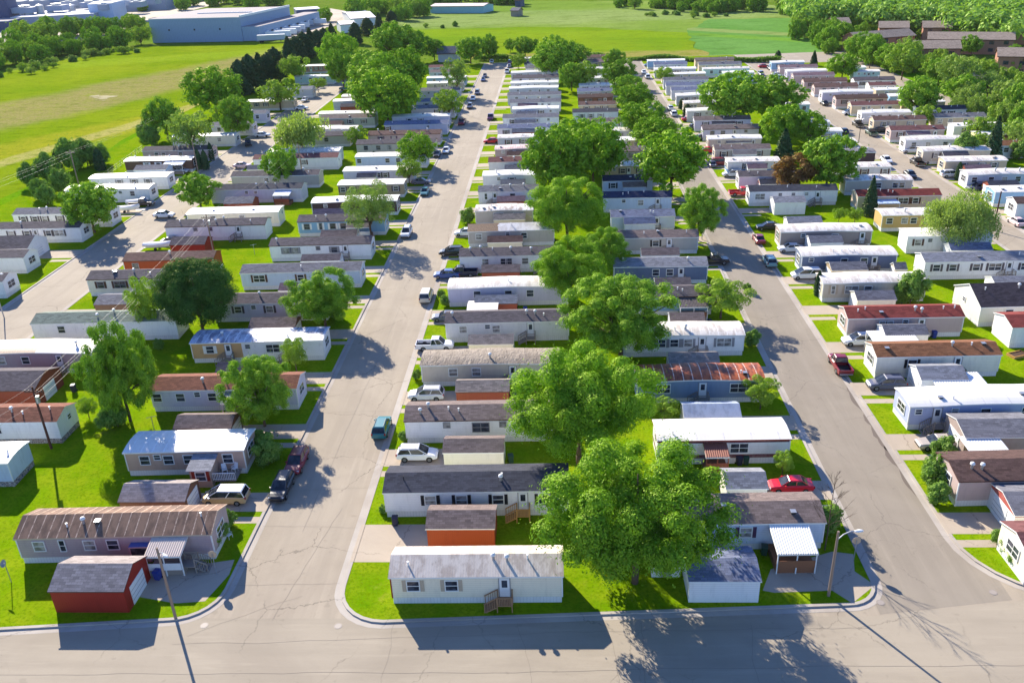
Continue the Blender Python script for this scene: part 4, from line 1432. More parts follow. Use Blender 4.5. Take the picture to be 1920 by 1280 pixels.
LEAF = dict(
    maple=leaf_mat('maple leaves', (.118, .285, .014), (.33, .55, .03)),
    ash=leaf_mat('ash leaves', (.122, .285, .02), (.35, .57, .044)),
    light=leaf_mat('young yellow-green leaves', (.18, .34, .03), (.36, .52, .06), .36),
    loose=leaf_mat('soft green leaves', (.17, .30, .06), (.33, .47, .11), .38),
    round=leaf_mat('deep green leaves', (.035, .115, .026), (.10, .23, .04), .16),
    willow=leaf_mat('willow leaves', (.21, .33, .07), (.38, .50, .14), .38),
    copper=leaf_mat('copper leaves', (.20, .085, .04), (.27, .17, .05), .3),
    spruce=leaf_mat('spruce needles', (.028, .075, .036), (.07, .15, .055), .1),
    bush=leaf_mat('shrub leaves', (.12, .26, .04), (.27, .44, .08), .3),
    far=leaf_mat('wood canopy leaves', (.16, .33, .06), (.32, .51, .10), .34))
M_BARK = flat('bark', L(98, 80, 66), 0.95)


def leaf_mesh(name, cen, nor, size, mat, rng, droop=0.0):
    """Quads of the given size at the given centres, facing roughly along nor."""
    n = len(cen)
    nor = nor / (np.linalg.norm(nor, axis=1, keepdims=True) + 1e-9)
    a = rng.normal(size=(n, 3))
    if droop:
        a = a * (1 - droop) + np.array([0, 0, 1.0]) * droop
    u = a - (a * nor).sum(1, keepdims=True) * nor
    u /= np.linalg.norm(u, axis=1, keepdims=True) + 1e-9
    w = np.cross(nor, u)
    s = size * rng.uniform(.7, 1.3, (n, 1))
    el = 1.25 if not droop else 1.7
    v = np.stack([cen - u * s * el, cen + w * s * .62, cen + u * s * el, cen - w * s * .62], 1).reshape(-1, 3)
    me = bpy.data.meshes.new(name)
    me.vertices.add(4 * n)
    me.vertices.foreach_set('co', v.astype(np.float32).ravel())
    me.loops.add(4 * n)
    me.loops.foreach_set('vertex_index', np.arange(4 * n, dtype=np.int32))
    me.polygons.add(n)
    me.polygons.foreach_set('loop_start', np.arange(0, 4 * n, 4, dtype=np.int32))
    me.materials.append(mat)
    me.update(calc_edges=True)
    return me


def crown(kind_, seed, n, size, near=True):
    """Crown of a tree of height 1 and width 1 (axes scaled apart later): clumps spread over an uneven envelope."""
    rng = np.random.default_rng(seed)
    P = dict(maple=(96, .095, .54, .44), dome=(84, .10, .57, .43), ash=(100, .085, .54, .45), light=(26, .12, .58, .42), loose=(60, .085, .60, .40), round=(90, .115, .53, .46), copper=(34, .12, .56, .42), willow=(40, .13, .60, .38), bush=(16, .2, .42, .5))[kind_]
    nc, rc, zc, ah = P
    cs, rs = [], []
    golden = math.pi * (3 - math.sqrt(5))
    off = rng.uniform(0, 6.28)
    lob = rng.uniform(0, 6.28, 4)
    for k in range(nc):
        z = 1 - 2 * (k + .5) / nc
        if z < -.86:
            continue
        th = off + golden * k + rng.normal() * .25
        r = math.sqrt(max(0, 1 - z * z))
        bump = 1 + .12 * math.sin(2 * th + lob[0]) + .09 * math.sin(3 * th + lob[1] + 2 * z) + rng.normal() * ((.15 if kind_ == 'dome' else .11) if kind_ != 'round' else .015)
        if kind_ == 'round':
            bump = 1 + rng.normal() * .015
        if kind_ in ('maple', 'dome', 'ash', 'light'):
            if rng.random() < .05 or math.sin(3 * th + lob[2]) * math.sin(5 * z + lob[3]) > .90:
                continue                        # notches where no branch grew
            if rng.random() < .14:
                bump += .10                     # boughs that stick out
        flat_ = 1.0 if z > 0 else ({'maple': .86, 'round': .95, 'dome': .74}.get(kind_, .94))
        r *= 1 - .22 * max(0.0, -z) ** .7
        cs.append((.5 * (1 - rc * 1.1) * r * math.cos(th) * bump, .5 * (1 - rc * 1.1) * r * math.sin(th) * bump, zc + (ah - rc * .75) * z * bump * flat_))
        rs.append(rc * rng.uniform(.75, 1.3))
    ni = nc // 2
    for k in range(ni):                         # inner clumps
        d = rng.normal(size=3)
        d /= np.linalg.norm(d)
        q = rng.uniform(.25, .7)
        cs.append((.5 * q * d[0], .5 * q * d[1], zc + ah * .8 * q * d[2]))
        rs.append(rc * rng.uniform(.8, 1.2))
    cs, rs = np.array(cs), np.array(rs)
    wts = rs ** 2
    wts /= wts.sum()
    pick = rng.choice(len(cs), n, p=wts)
    d = rng.normal(size=(n, 3))
    d[:, 2] += .6
    d /= np.linalg.norm(d, axis=1, keepdims=True)
    rad = rs[pick][:, None] * rng.uniform(.72, 1.03, (n, 1)) ** .5
    sq = np.array([1, 1, .8])
    cen = cs[pick] + d * rad * sq
    stray = rng.random(n) < (.09 if kind_ != 'round' else .0)
    cen[stray] += rng.normal(size=(stray.sum(), 3)) * rc * .45
    nor = d * 1.5 + rng.normal(size=(n, 3)) * .36 + np.array([0, 0, .2])
    droop = 0.0
    if kind_ == 'willow':
        cen[:, 2] -= rng.uniform(0, .14, n)
        droop = .75
        nor = rng.normal(size=(n, 3)) * np.array([1, 1, .35])
    if kind_ in ('maple', 'dome', 'ash', 'round', 'copper', 'bush'):     # oversized leaves added inside each clump to block light
        m = n // (5 if near else 9)
        pk = rng.choice(len(cs), m, p=wts)
        d2 = rng.normal(size=(m, 3))
        d2 /= np.linalg.norm(d2, axis=1, keepdims=True)
        cen = np.concatenate([cen, cs[pk] * np.array([.97, .97, 1]) + d2 * rs[pk][:, None] * rng.uniform(.1, .68, (m, 1))])
        nor = np.concatenate([nor, d2 + rng.normal(size=(m, 3)) * .6])
        size = np.concatenate([np.full((n, 1), size), np.full((m, 1), size * 2.5)])
    for ax in (0, 1):                           # keep the named width whatever the lumps did
        lo, hi = np.percentile(cen[:, ax], (1, 99))
        k = .97 / (hi - lo)
        cen[:, ax] = (cen[:, ax] - (lo + hi) / 2) * k
        cs[:, ax] = (cs[:, ax] - (lo + hi) / 2) * k
    k = .985 / np.percentile(cen[:, 2], 99.5)
    cen[:, 2] *= k
    cs[:, 2] *= k
    return leaf_mesh('crown', cen, nor, size, LEAF['maple' if kind_ == 'dome' else kind_], rng, droop), cs


def trunk_mesh(kind_, cs, seed):
    rng = random.Random(seed)
    b = MB()
    zt = .30
    r0 = .024
    b.path([(0, 0, -.01), (.004, -.003, .1), (-.003, .004, .2), (0, 0, zt)], r0, M_BARK, 8, r0 * .7)
    pick = rng.sample(range(len(cs)), min(11, len(cs)))
    for k in pick:
        c = Vector(cs[k])
        m = Vector((c.x * .45, c.y * .45, zt + (c.z - zt) * .55))
        b.path([(0, 0, zt - rng.uniform(0, .08)), m, c], r0 * .55, M_BARK, 6, r0 * .12)
    b.path([(0, 0, zt), (.01, .005, .6), (0, 0, .82)], r0 * .65, M_BARK, 6, r0 * .15)
    return b.mesh('trunk', True)


def spruce_mesh(seed, n, size, dense=False):
    rng = np.random.default_rng(seed)
    t = rng.uniform(0, 1, n) ** .72
    lay = np.floor(t * 15 + rng.uniform(-.2, .2, n)) / 15
    R = (.5 * (1 - t) ** .8 + .02) if not dense else .5 * np.sqrt(np.clip(1 - t ** 2.6, 0, 1)) * (.72 + .28 * np.minimum(1, t * 6))
    th = rng.uniform(0, 6.2832, n)
    arm = np.cos(th * 7 + lay * 40) * .5 + .5
    r = R * (rng.uniform(.2, 1, n) ** .5) * (.78 + .3 * arm)
    z = .05 + .94 * (lay * .7 + t * .3) - .10 * r * 1.2
    cen = np.stack([r * np.cos(th), r * np.sin(th), z], 1)
    nor = np.stack([np.cos(th) * .5, np.sin(th) * .5, np.ones(n)], 1) + rng.normal(size=(n, 3)) * .35
    return leaf_mesh('crown', cen, nor, size, LEAF['spruce'], rng)


def spruce_trunk():
    b = MB()
    b.path([(0, 0, -.01), (0, 0, .5), (0, 0, .97)], .02, M_BARK, 7, .003)
    return b.mesh('trunk')


LIB = {}


def tree_lib(kind_, near, var):
    key = (kind_, near, var)
    if key not in LIB:
        cnt = {'maple': (70000, 8000), 'dome': (75000, 8000), 'ash': (56000, 7500), 'light': (14000, 4500), 'loose': (26000, 5000), 'round': (60000, 9000), 'copper': (12000, 4000), 'willow': (22000, 5000), 'bush': (4200, 1200)}[kind_]
        n = cnt[0] if near else cnt[1]
        sz = {'maple': (.0068, .019), 'dome': (.0066, .019), 'ash': (.0074, .020), 'light': (.0135, .025), 'loose': (.0085, .020), 'round': (.0070, .018), 'copper': (.014, .025), 'willow': (.0105, .020), 'bush': (.032, .06)}[kind_]
        me, cs = crown(kind_, 11 + var * 7 + sum(map(ord, kind_)), n, sz[0] if near else sz[1], near)
        LIB[key] = (me, trunk_mesh(kind_, cs, var))
    return LIB[key]


def solve_height(P, w, top_y):
    dep = depth_of(P)
    s = 0.0
    dl = math.atan2(CAM_H, math.hypot(P.x, P.y))
    # image height of the crown above the foot, in metres across the line of sight
    q = AX @ np.array([P.x, P.y, -CAM_H])
    s = (CY + FPX * q[1] / q[2] - top_y) * dep / FPX
    h = 3.0
    while h < 26:
        a, c = w * .47, .45 * h
        if .54 * h * math.cos(dl) + math.sqrt((a * math.sin(dl)) ** 2 + (c * math.cos(dl)) ** 2) >= s:
            break
        h += .1
    return h


TREE_WORD = dict(dome='broad spreading maple', maple='full maple', ash='leafy shade tree', light='small pale green tree', loose='airy open-crowned tree', round='dense dark round tree', willow='drooping willow-like tree', copper='copper-leaved tree')
TREE_NAME = dict(dome='maple_tree', maple='maple_tree', ash='shade_tree', light='young_tree', loose='open_crowned_tree', round='round_tree', willow='willow_tree', copper='copper_tree')
VAR = {}


def tree(px, py, ty, wpx, kind_, label=None, group='trees standing among the homes'):
    P = at(px, py, 0.0)
    ty = ty + .10 * (py - ty)
    w = wpx * depth_of(P) / FPX
    h = solve_height(P, w, ty)
    w = wpx * depth_of(P + Vector((0, 0, .6 * h))) / FPX
    h = solve_height(P, w, ty)
    h = max(.82 * w, min(1.9 * w, h))
    near = P.y < 170
    VAR[kind_] = VAR.get(kind_, 0) + 1
    var = VAR[kind_] % (3 if kind_ in ('maple', 'ash') else 2)
    cm, tm = tree_lib(kind_, near, var)
    root = empty(TREE_NAME[kind_], (P.x, P.y, 0.05), RND.uniform(0, 6.28))
    if label is None:
        q = nearest_home(P.x, P.y)
        label = f"{TREE_WORD[kind_]} beside the {ORD[q[3] - 1]} home, {ROW_WORD[q[2]]}"
    tag(root, label, 'tree', group)
    sc = (w * .97, w * .97, h)
    for n, me in (('trunk', tm), ('crown', cm)):
        o = put(n, me, root)
        o.scale = sc
    return root


def conifer(px, py, ty, wpx):
    P = at(px, py, 0.0)
    dep = depth_of(P)
    w = wpx * dep / FPX
    dl = math.atan2(CAM_H, math.hypot(P.x, P.y))
    h = max(1.3 * w, (py - ty) * dep / FPX / math.cos(dl))
    near = P.y < 200
    VAR['conifer'] = VAR.get('conifer', 0) + 1
    dense = w < 3.6 or (P.y > 255 and P.x < -60 and VAR['conifer'] % 3 != 0)
    if dense and w >= 3.6:
        w, h = w * 1.05, h * RND.uniform(.8, 1.1)
    me = cached(('spruce', near, dense), lambda: spruce_mesh(5, 9000 if near else 3200, .035 if near else .055, dense))
    tm = cached('sprucetrunk', spruce_trunk)
    root = empty('spruce_tree' if w > 3 else 'cypress_tree', (P.x, P.y, 0.05), RND.uniform(0, 6.28))
    q = nearest_home(P.x, P.y)
    far = P.y > 255 and P.x < -60
    lab = 'dark spruce in the windbreak between the green field and the homes' if far else f"dark pointed evergreen beside the {ORD[q[3] - 1]} home, {ROW_WORD[q[2]]}"
    tag(root, lab, 'evergreen', 'spruces in the windbreak' if far else 'evergreens among the homes')
    for n, m in (('trunk', tm), ('crown', me)):
        o = put(n, m, root)
        o.scale = (w, w, h)
    return root


def bush(px, py, wpx):
    P = at(px, py, 0.0)
    w = wpx * depth_of(P) / FPX
    VAR['bush'] = VAR.get('bush', 0) + 1
    me, tm = tree_lib('bush', True, VAR['bush'] % 2)
    root = empty('shrub', (P.x, P.y, 0.05), RND.uniform(0, 6.28))
    q = nearest_home(P.x, P.y)
    tag(root, f"green shrub growing by the {ORD[q[3] - 1]} home, {ROW_WORD[q[2]]}", 'shrub', 'shrubs in the yards')
    for n, m in (('stem', tm), ('foliage', me)):
        o = put(n, m, root)
        o.scale = (w * 1.1, w * 1.1, w * 1.35)
    return root
# ------------------------------------------------------------------ the setting
def poly(name, pts, z, mat):
    b = MB()
    b.face([(p[0], p[1], z) for p in pts], mat)
    return kind(b.build(name), 'structure')


def px_poly(name, pts, z, mat, jit=0.0, seed=1):
    """Sheet on the ground with its outline given in photograph pixels; long edges broken unevenly."""
    w = [at(x, y) for x, y in pts]
    rnd = random.Random(seed)
    out = []
    for a, b in zip(w, w[1:] + w[:1]):
        n = max(1, int((b - a).length / 9)) if jit else 1
        for k in range(n):
            p = a.lerp(b, k / n)
            if jit and k:
                p = p + Vector((rnd.uniform(-jit, jit), rnd.uniform(-jit, jit), 0))
            out.append(p)
    return poly(name, out, z, mat)


def band_field(name, base, alt, bands, s1=0.02, s2=0.15, fine=1.2):
    """Rough grass with stretches of other growth along lines on the ground."""
    t = NT(name)
    tc = t.node('ShaderNodeTexCoord').outputs['Object']
    s = t.sep(tc)
    col = t.mix(t.ramp(t.noise(tc, s1, 5, .62, .5), .36, .64), base, alt)
    for (ax, ay, c, half, amp, bc, mixf) in bands:
        u = t.math('ADD', t.math('MULTIPLY', s[0], ax), t.math('MULTIPLY', s[1], ay))
        u = t.math('ADD', u, t.math('MULTIPLY_ADD', t.noise(tc, .03, 6, .7), amp * 2, -amp))
        dist = t.math('ABSOLUTE', t.math('SUBTRACT', u, c))
        f = t.math('SUBTRACT', 1.0, t.ramp(dist, half * .5, half))
        tex = t.ramp(t.noise(t.scaled(tc, (1, 1, 1)), .5, 5, .75), .3, .6)
        f = t.math('MULTIPLY', t.math('MULTIPLY', f, mixf), t.math('MULTIPLY_ADD', tex, .6, .4))
        col = t.mix(f, col, bc)
    f3 = t.noise(tc, fine, 5, .75)
    st = t.noise(t.scaled(tc, (.35, 1, 1)), s2 * 2.2, 6, .75)
    col = t.mix(t.math('MULTIPLY', t.ramp(st, .48, .7), .75), col, tuple(x * .55 for x in base))
    col = t.mix(t.math('MULTIPLY', t.ramp(f3, .45, .75), .7), col, tuple(x * .5 for x in base))
    col = t.mix(t.math('MULTIPLY', t.ramp(t.noise(tc, s2, 5, .7), .5, .75), .5), col, alt)
    t.bump(f3, .6, .3)
    return t.done(col, 1.0, 0.0)


def band(p, q, half, amp, col, mixf=.9):
    a, b = at(*p), at(*q)
    d = (b - a).normalized()
    nx, ny = -d.y, d.x
    return (nx, ny, nx * a.x + ny * a.y, half, amp, col, mixf)


GROUND_Z = -0.16
poly('ground', [(-1490, -110), (1490, -110), (1490, 1690), (-1490, 1690)], GROUND_Z - .1, M_GRASS2)

M_FIELDL = band_field('meadow by the factory', L(112, 138, 18), L(132, 148, 28),
                      [band((20, 214), (330, 148), 34, 16, L(150, 136, 92), .92), band((0, 285), (240, 234), 15, 9, L(156, 152, 44), .8),
                       band((150, 262), (285, 222), 5, 2.5, L(176, 164, 106), .8), band((300, 110), (480, 98), 20, 14, L(142, 164, 42), .6)])
px_poly('meadow_field', [(-500, 260), (-200, 190), (0, 138), (120, 112), (250, 88), (330, 84), (495, 78), (540, 82), (522, 98), (470, 150), (420, 190), (300, 228), (270, 238), (160, 305), (0, 372), (-300, 500), (-700, 620)], GROUND_Z, M_FIELDL, 1.2)
M_MOWN = ground_mat('mown strip', L(100, 144, 14), L(112, 152, 20), L(84, 130, 10), .05, .3, 1.6)
px_poly('mown_lawn', [(0, 372), (160, 305), (270, 238), (300, 228), (330, 232), (300, 300), (200, 345), (60, 420), (-140, 520), (-420, 640), (-520, 600), (-300, 500)], GROUND_Z + .03, M_MOWN, .5)
rs0 = random.Random(8)
bg_ = MB()
for k in range(16):
    c_ = at(191 + rs0.gauss(0, 7), 183 + rs0.gauss(0, 2))
    r_ = rs0.uniform(.5, 2.4)
    bg_.face([(c_.x + r_ * rs0.uniform(.5, 1.6) * math.cos(t * .7), c_.y + r_ * rs0.uniform(.4, 1.2) * math.sin(t * .7), GROUND_Z + .05 + .002 * k) for t in range(9)], flat('dry bare earth', L(156, 146, 100), 1.0))
kind(bg_.build('bare_ground'), 'structure')
M_FAR = band_field('far meadow', L(112, 140, 52), L(130, 150, 72), [band((760, 40), (1400, 20), 60, 40, L(142, 156, 100), .6)], .008, .05, .4)
px_poly('far_meadow_field', [(690, 60), (760, 30), (1000, 2), (1420, 2), (1500, 30), (1490, 70), (1290, 62), (1100, 52), (960, 52), (770, 58)], GROUND_Z + .02, M_FAR, 4)
M_CROPY = band_field('hayfield', L(120, 144, 28), L(104, 138, 26), [band((880, 108), (1300, 100), 14, 9, L(160, 136, 90), .75), band((800, 62), (1280, 64), 22, 10, L(130, 154, 32), .6)], .012, .08, .6)
px_poly('hay_field', [(740, 64), (770, 56), (960, 51), (1100, 51), (1290, 61), (1300, 84), (1340, 112), (1200, 112), (890, 110), (760, 100), (700, 80)], GROUND_Z + .06, M_CROPY, 2.5)
M_CROP = band_field('green crop', L(92, 136, 60), L(104, 146, 72), [band((1300, 64), (1400, 70), 7, 5, L(118, 158, 34), .6), band((1310, 55), (1360, 58), 8, 6, L(160, 160, 100), .6)], .01, .06, .5)
px_poly('crop_field', [(1288, 58), (1330, 36), (1480, 34), (1500, 60), (1530, 80), (1575, 108), (1500, 113), (1340, 112), (1302, 84)], GROUND_Z + .1, M_CROP, 2.5)
px_poly('factory_yard', [(-300, 112), (0, 92), (60, 92), (120, 84), (175, 74), (280, 40), (420, 4), (100, 2), (-400, 30)], GROUND_Z + .02, M_CONC)
px_poly('field_track', [(20, 102), (45, 92), (80, 84), (118, 77), (122, 82), (84, 91), (50, 101), (26, 110)], GROUND_Z + .04, M_ROAD_DARK)
px_poly('truck_yard', [(480, 78), (540, 74), (600, 58), (640, 36), (655, 22), (620, 16), (560, 40), (500, 60)], GROUND_Z + .06, M_CONC)
px_poly('field_road', [(608, 50), (660, 22), (740, 0), (752, 0), (672, 24), (622, 52)], GROUND_Z + .08, M_ROAD)

# streets: one sheet under the blocks, then the cross street in paler asphalt
XA0, XA1, XB0, XB1, XC0, XC1, XD0, XD1, XE0, XE1 = -94.2, -82.6, -31.4, -20.6, 28.3, 37.6, 79.6, 87.3, 119.6, 127.5
YF = 404.0
poly('street', [(XA0 - .5, 30), (XE1, 30), (XE1, 180), (XE1, YF), (XA0 - .5, YF)], 0.0, M_PARKROAD)
poly('right_street', [(27.5, 58.4), (39.5, 60.2), (39.5, YF), (27.5, YF)], 0.004, M_ROAD_DARK)
poly('cross_street', [(-300, 8), (300, 8), (300, 63), (47, 63), (39.6, 60.0), (27, 58.2), (-19, 57.8), (-33, 57.8), (-300, 57)], 0.008, M_ROAD)


def rblock(x0, x1, ya, yb, y1, rl, rr, rb=3.0):
    """Outline of a block with rounded corners; its front edge runs from ya at x0 to yb at x1."""
    pts = []

    def arc(cx, cy, r, a0, a1, n=7):
        for k in range(n + 1):
            a = math.radians(a0 + (a1 - a0) * k / n)
            pts.append((cx + r * math.cos(a), cy + r * math.sin(a)))
    arc(x0 + rl, ya + rl, rl, 180, 270)
    arc(x1 - rr, yb + rr, rr, 270, 360)
    arc(x1 - rb, y1 - rb, rb, 0, 90)
    arc(x0 + rb, y1 - rb, rb, 90, 180)
    return pts


def offset(pts, d):
    n = len(pts)
    out = []
    for i in range(n):
        p, q, r = Vector(pts[i - 1]), Vector(pts[i]), Vector(pts[(i + 1) % n])
        a, b = (q - p), (r - q)
        a = a.normalized() if a.length > 1e-6 else b.normalized()
        b = b.normalized() if b.length > 1e-6 else a
        na, nb = Vector((-a.y, a.x)), Vector((-b.y, b.x))
        m = (na + nb)
        m = m / max(.4, m.length_squared / 2)
        out.append((q.x + m.x * d, q.y + m.y * d))
    return out


def block(pts):
    inner = offset(pts, .32)
    n = len(pts)
    k = MB()
    for i in range(n):
        j = (i + 1) % n
        if pts[i][0] < -125 or pts[j][0] < -125:
            continue
        a, b, c, d = pts[i], pts[j], inner[j], inner[i]
        k.face([(*a, .13), (*b, .13), (*c, .13), (*d, .13)], M_KERB)
        k.face([(*a, -.02), (*b, -.02), (*b, .13), (*a, .13)], M_KERB)
    kind(k.build('kerb'), 'structure')
    outer = offset(pts, -.62)
    g = MB()
    for i in range(n):
        j = (i + 1) % n
        if pts[i][0] < -125 or pts[j][0] < -125:
            continue
        g.face([(*outer[i], .012), (*outer[j], .012), (*pts[j], .012), (*pts[i], .012)], M_KERB)
    kind(g.build('gutter'), 'structure')
    poly('lawn', inner, GZ, M_GRASS)


block(rblock(XA1, XB0, 54.0, 57.4, YF, 5.0, 4.2))
block(rblock(XB1, XC0, 57.2, 59.4, YF, 4.6, 3.2))
block(rblock(XC1, XD0, 60.4, 62.2, YF, 8.5, 5.0))
block(rblock(XD1, XE0, 64.0, 66.0, YF - 30, 5.0, 5.0))
block(rblock(-132.0, XA0, 52.0, 53.0, YF, 3.0, 5.0))
poly('park_verge', [(XE1, 60), (XE1 + 12, 60), (XE1 + 12, YF - 20), (XE1, YF - 20)], -.02, M_MOWN)
# seams and patches of the cross street
rs_ = random.Random(4)
sm = MB()
M_TAR = flat('tar seam', L(134, 124, 112), .8)


def seam(pts, w=.05):
    w = w * .38
    for a, b in zip(pts[:-1], pts[1:]):
        a, b = Vector(a), Vector(b)
        d = (b - a).normalized()
        n = Vector((-d.y, d.x)) * w
        sm.face([(*(a - n), .016), (*(b - n), .016), (*(b + n), .016), (*(a + n), .016)], M_TAR)


def wander(x0, y0, x1, y1, amp, n=16, w=.04):
    pts = []
    o = 0
    for k in range(n + 1):
        o += rs_.uniform(-amp, amp)
        t = k / n
        d = Vector((x1 - x0, y1 - y0)).normalized()
        pts.append((x0 + (x1 - x0) * t - d.y * o, y0 + (y1 - y0) * t + d.x * o))
    seam(pts, w)


for k in range(5):
    x = -13 + 7.1 * k + rs_.uniform(-2, 2) + rs_.uniform(-1, 1)
    wander(x, 57.2 + .05 * k, x + rs_.uniform(-1, 2), 50.5, .12, 12, .035)
wander(-60, 50.6, 45, 54.0, .10, 60, .04)
wander(-34, 54.6, 26, 56.0, .12, 40, .03)
wander(-33, 55.5, -24, 60.5, .1, 14, .03)
wander(-26, 57.5, -23.4, 74, .08, 20, .03)
wander(-26.5, 70, -25.5, 130, .08, 40, .03)
for y in (62, 71, 77, 94, 118, 154, 190):
    wander(-31.0, y, -21, y + rs_.uniform(-.6, .6), .07, 12, .03)
wander(33, 66, 33.4, 180, .05, 50, .03)
wander(28.6, 160, 37.4, 159.4, .04, 10, .05)
kind(sm.build('tar_seam'), 'structure')
st_ = MB()
M_DAMP = flat('damp silt', L(112, 100, 90), .7)
for y in (78, 83, 87, 91, 96, 103):
    n = 9
    ln_, wd_ = rs_.uniform(1.5, 3.2), rs_.uniform(.2, .55)
    st_.face([(XC1 - .66 - abs(math.sin(math.pi * t / n)) * wd_ * rs_.uniform(.6, 1.3), y + ln_ * (t / n - .5) * 2, .02) for t in range(n + 1)], M_DAMP)
kind(st_.build('damp_patch'), 'structure')
px_poly('pavement', [(1598, 1132), (1640, 1098), (1602, 1072), (1600, 1040), (1560, 1035), (1445, 1068), (1430, 1108), (1452, 1112), (1560, 1108)], GZ + .006, M_CONC)
px_poly('pavement', [(262, 1120), (330, 1132), (385, 1128), (430, 1078), (440, 1050), (385, 1058), (280, 1076), (240, 1095)], GZ + .006, M_CONC)

# ------------------------------------------------------------------ homes, sheds, what belongs to them
BUILT = {}
for hm in HOMES:
    r_ = home(*hm)
    BUILT[(hm[0], ROW_COUNT[hm[0]])] = r_

root, Ln, d_, he_ = BUILT[('CL', 1)]
M_AWN = flat('ribbed white awning', L(236, 236, 236), .4)
M_BRAWN = flat('brown awning', L(150, 88, 70), .6)
M_DECKW = flat('stained deck boards', L(142, 96, 70), .8)
awning(root, Ln * .155, Ln * .40, -3.6, -.05, 2.35, 3.0, M_AWN, M_WHITE, M_DECKW, M_DECKW)
root, Ln, d_, he_ = BUILT[('CL', 2)]
awning(root, -Ln * .16, Ln * .02, -2.2, -.05, 2.35, 2.8, M_BRAWN, M_BRAWN, M_DECKW, M_BRAWN)
root, Ln, d_, he_ = BUILT[('CL', 5)]
awning(root, Ln * .05, Ln * .42, -2.6, -.05, 2.4, 2.95, roofmat('duskshingle'), M_WHITE, M_GREYWOOD, M_DECKW)
root, Ln, d_, he_ = BUILT[('BL', 1)]
awning(root, Ln * .20, Ln * .385, -2.4, -.05, 2.4, 2.95, flat('rust-streaked porch roof', L(206, 190, 180), .7), M_WHITE, M_GREYWOOD, M_WHITE)
put('steps', steps_mesh(M_GREYWOOD), root, (Ln * .40, -2.1, 0), (0, 0, math.pi))
bay = MB()
bay.box(Ln * .085, Ln * .19, -.75, -.01, .5, 2.3, wallmat('mauvegrey'), flat('blue bay roof', L(92, 104, 168), .5))
bay.box(Ln * .095, Ln * .18, -.79, -.75, 1.3, 2.15, M_GLASS)
bay.build('bay_window', root)
root, Ln, d_, he_ = BUILT[('BL', 2)]
v_ = MB()
v_.box(Ln * .10, Ln * .27, -2.6, -.02, 0, 2.35, wallmat('pinkbeige'))
v_.build('porch_room', root)
v_ = MB()
for s_ in (0, 1):
    zz = (2.38, 2.75)
v_.face([(Ln * .08, -2.8, 2.36), (Ln * .29, -2.8, 2.36), (Ln * .29, -.02, 2.85), (Ln * .08, -.02, 2.85)], roofmat('palegreyroof'))
v_.face([(Ln * .08, -2.8, 2.28), (Ln * .29, -2.8, 2.28), (Ln * .29, -2.8, 2.36), (Ln * .08, -2.8, 2.36)], M_WHITE)
v_.build('porch_roof', root)
wall_window(root, 'w', Ln * .19, 1.5, True, trim('whitepaint'), 'redtrim', RND).location.y = -2.612
dk = MB()
dk.box(Ln * .275, Ln * .46, -2.3, -.05, .55, .68, M_GREYWOOD)
for k in range(14):
    x = Ln * .275 + (Ln * .185) * k / 13
    dk.tube((x, -2.28, .68), (x, -2.28, 1.6), .03, M_WHITE, 4)
dk.path([(Ln * .275, -2.28, 1.62), (Ln * .46, -2.28, 1.62)], .05, M_WHITE, 4)
dk.path([(Ln * .275, -2.28, .85), (Ln * .46, -2.28, .85)], .04, M_WHITE, 4)
dk.build('porch_deck', root)
root, Ln, d_, he_ = BUILT[('BL', 3)]
awning(root, Ln * .02, Ln * .2, -2.4, -.05, 2.35, 2.85, roofmat('palegreyroof'), M_WHITE, M_GREYWOOD, None)
root, Ln, d_, he_ = BUILT[('BL', 8)]
awning(root, Ln * .08, Ln * .36, -2.4, -.05, 2.4, 2.95, roofmat('duskshingle'), M_WHITE, M_DECKW, M_WHITE)
root, Ln, d_, he_ = BUILT[('AR', 9)]
awning(root, Ln * .22, Ln * .40, -2.6, -.05, 2.3, 2.8, flat('pale blue awning', L(176, 196, 226), .4), M_DARK, M_DECKW, wallmat('redbrown'))
root, Ln, d_, he_ = BUILT[('AL', 7)]
awning(root, Ln * .12, Ln * .42, -2.6, -.05, 2.5, 2.95, M_AWN, M_WHITE, M_GREYWOOD, None)

for sd in SHEDS:
    shed(*sd)
carport(1754, 722, 1856, 724, M_AWN, 'flat white metal carport beside a garage, before the third home, right side of right street')
carport(1637, 640, 1725, 640, M_AWN, 'flat white carport roof before the fourth home, right side of right street')
carport(1820, 850, 1897, 849, M_AWN, 'ribbed white carport before the second home, right side of right street')
carport(1647, 382, 1689, 381, flat('pale blue awning', L(176, 196, 226), .4), 'pale blue-white carport roof behind the yellow ochre home by the outer street')

# rounded white shed under the big maple
p = at(1248, 1083)
root = empty('small_shed', (p.x, p.y, GZ))
tag(root, 'small white round-topped shed under the big maple by the first home, right street', 'shed')
b = MB()
prof = [(-1.3, 0), (-1.35, 1.6), (-1.1, 2.3), (-.5, 2.7), (0, 2.8), (.5, 2.7), (1.1, 2.3), (1.35, 1.6), (1.3, 0)]
b.loft([[(x, 0, z) for x, z in prof], [(x, 3.4, z) for x, z in prof]], M_WHITE)
b.build('wall', root)
b = MB()
b.box(-.45, .45, -.05, -.005, .05, 1.95, trim('grey'))
b.build('door', root)

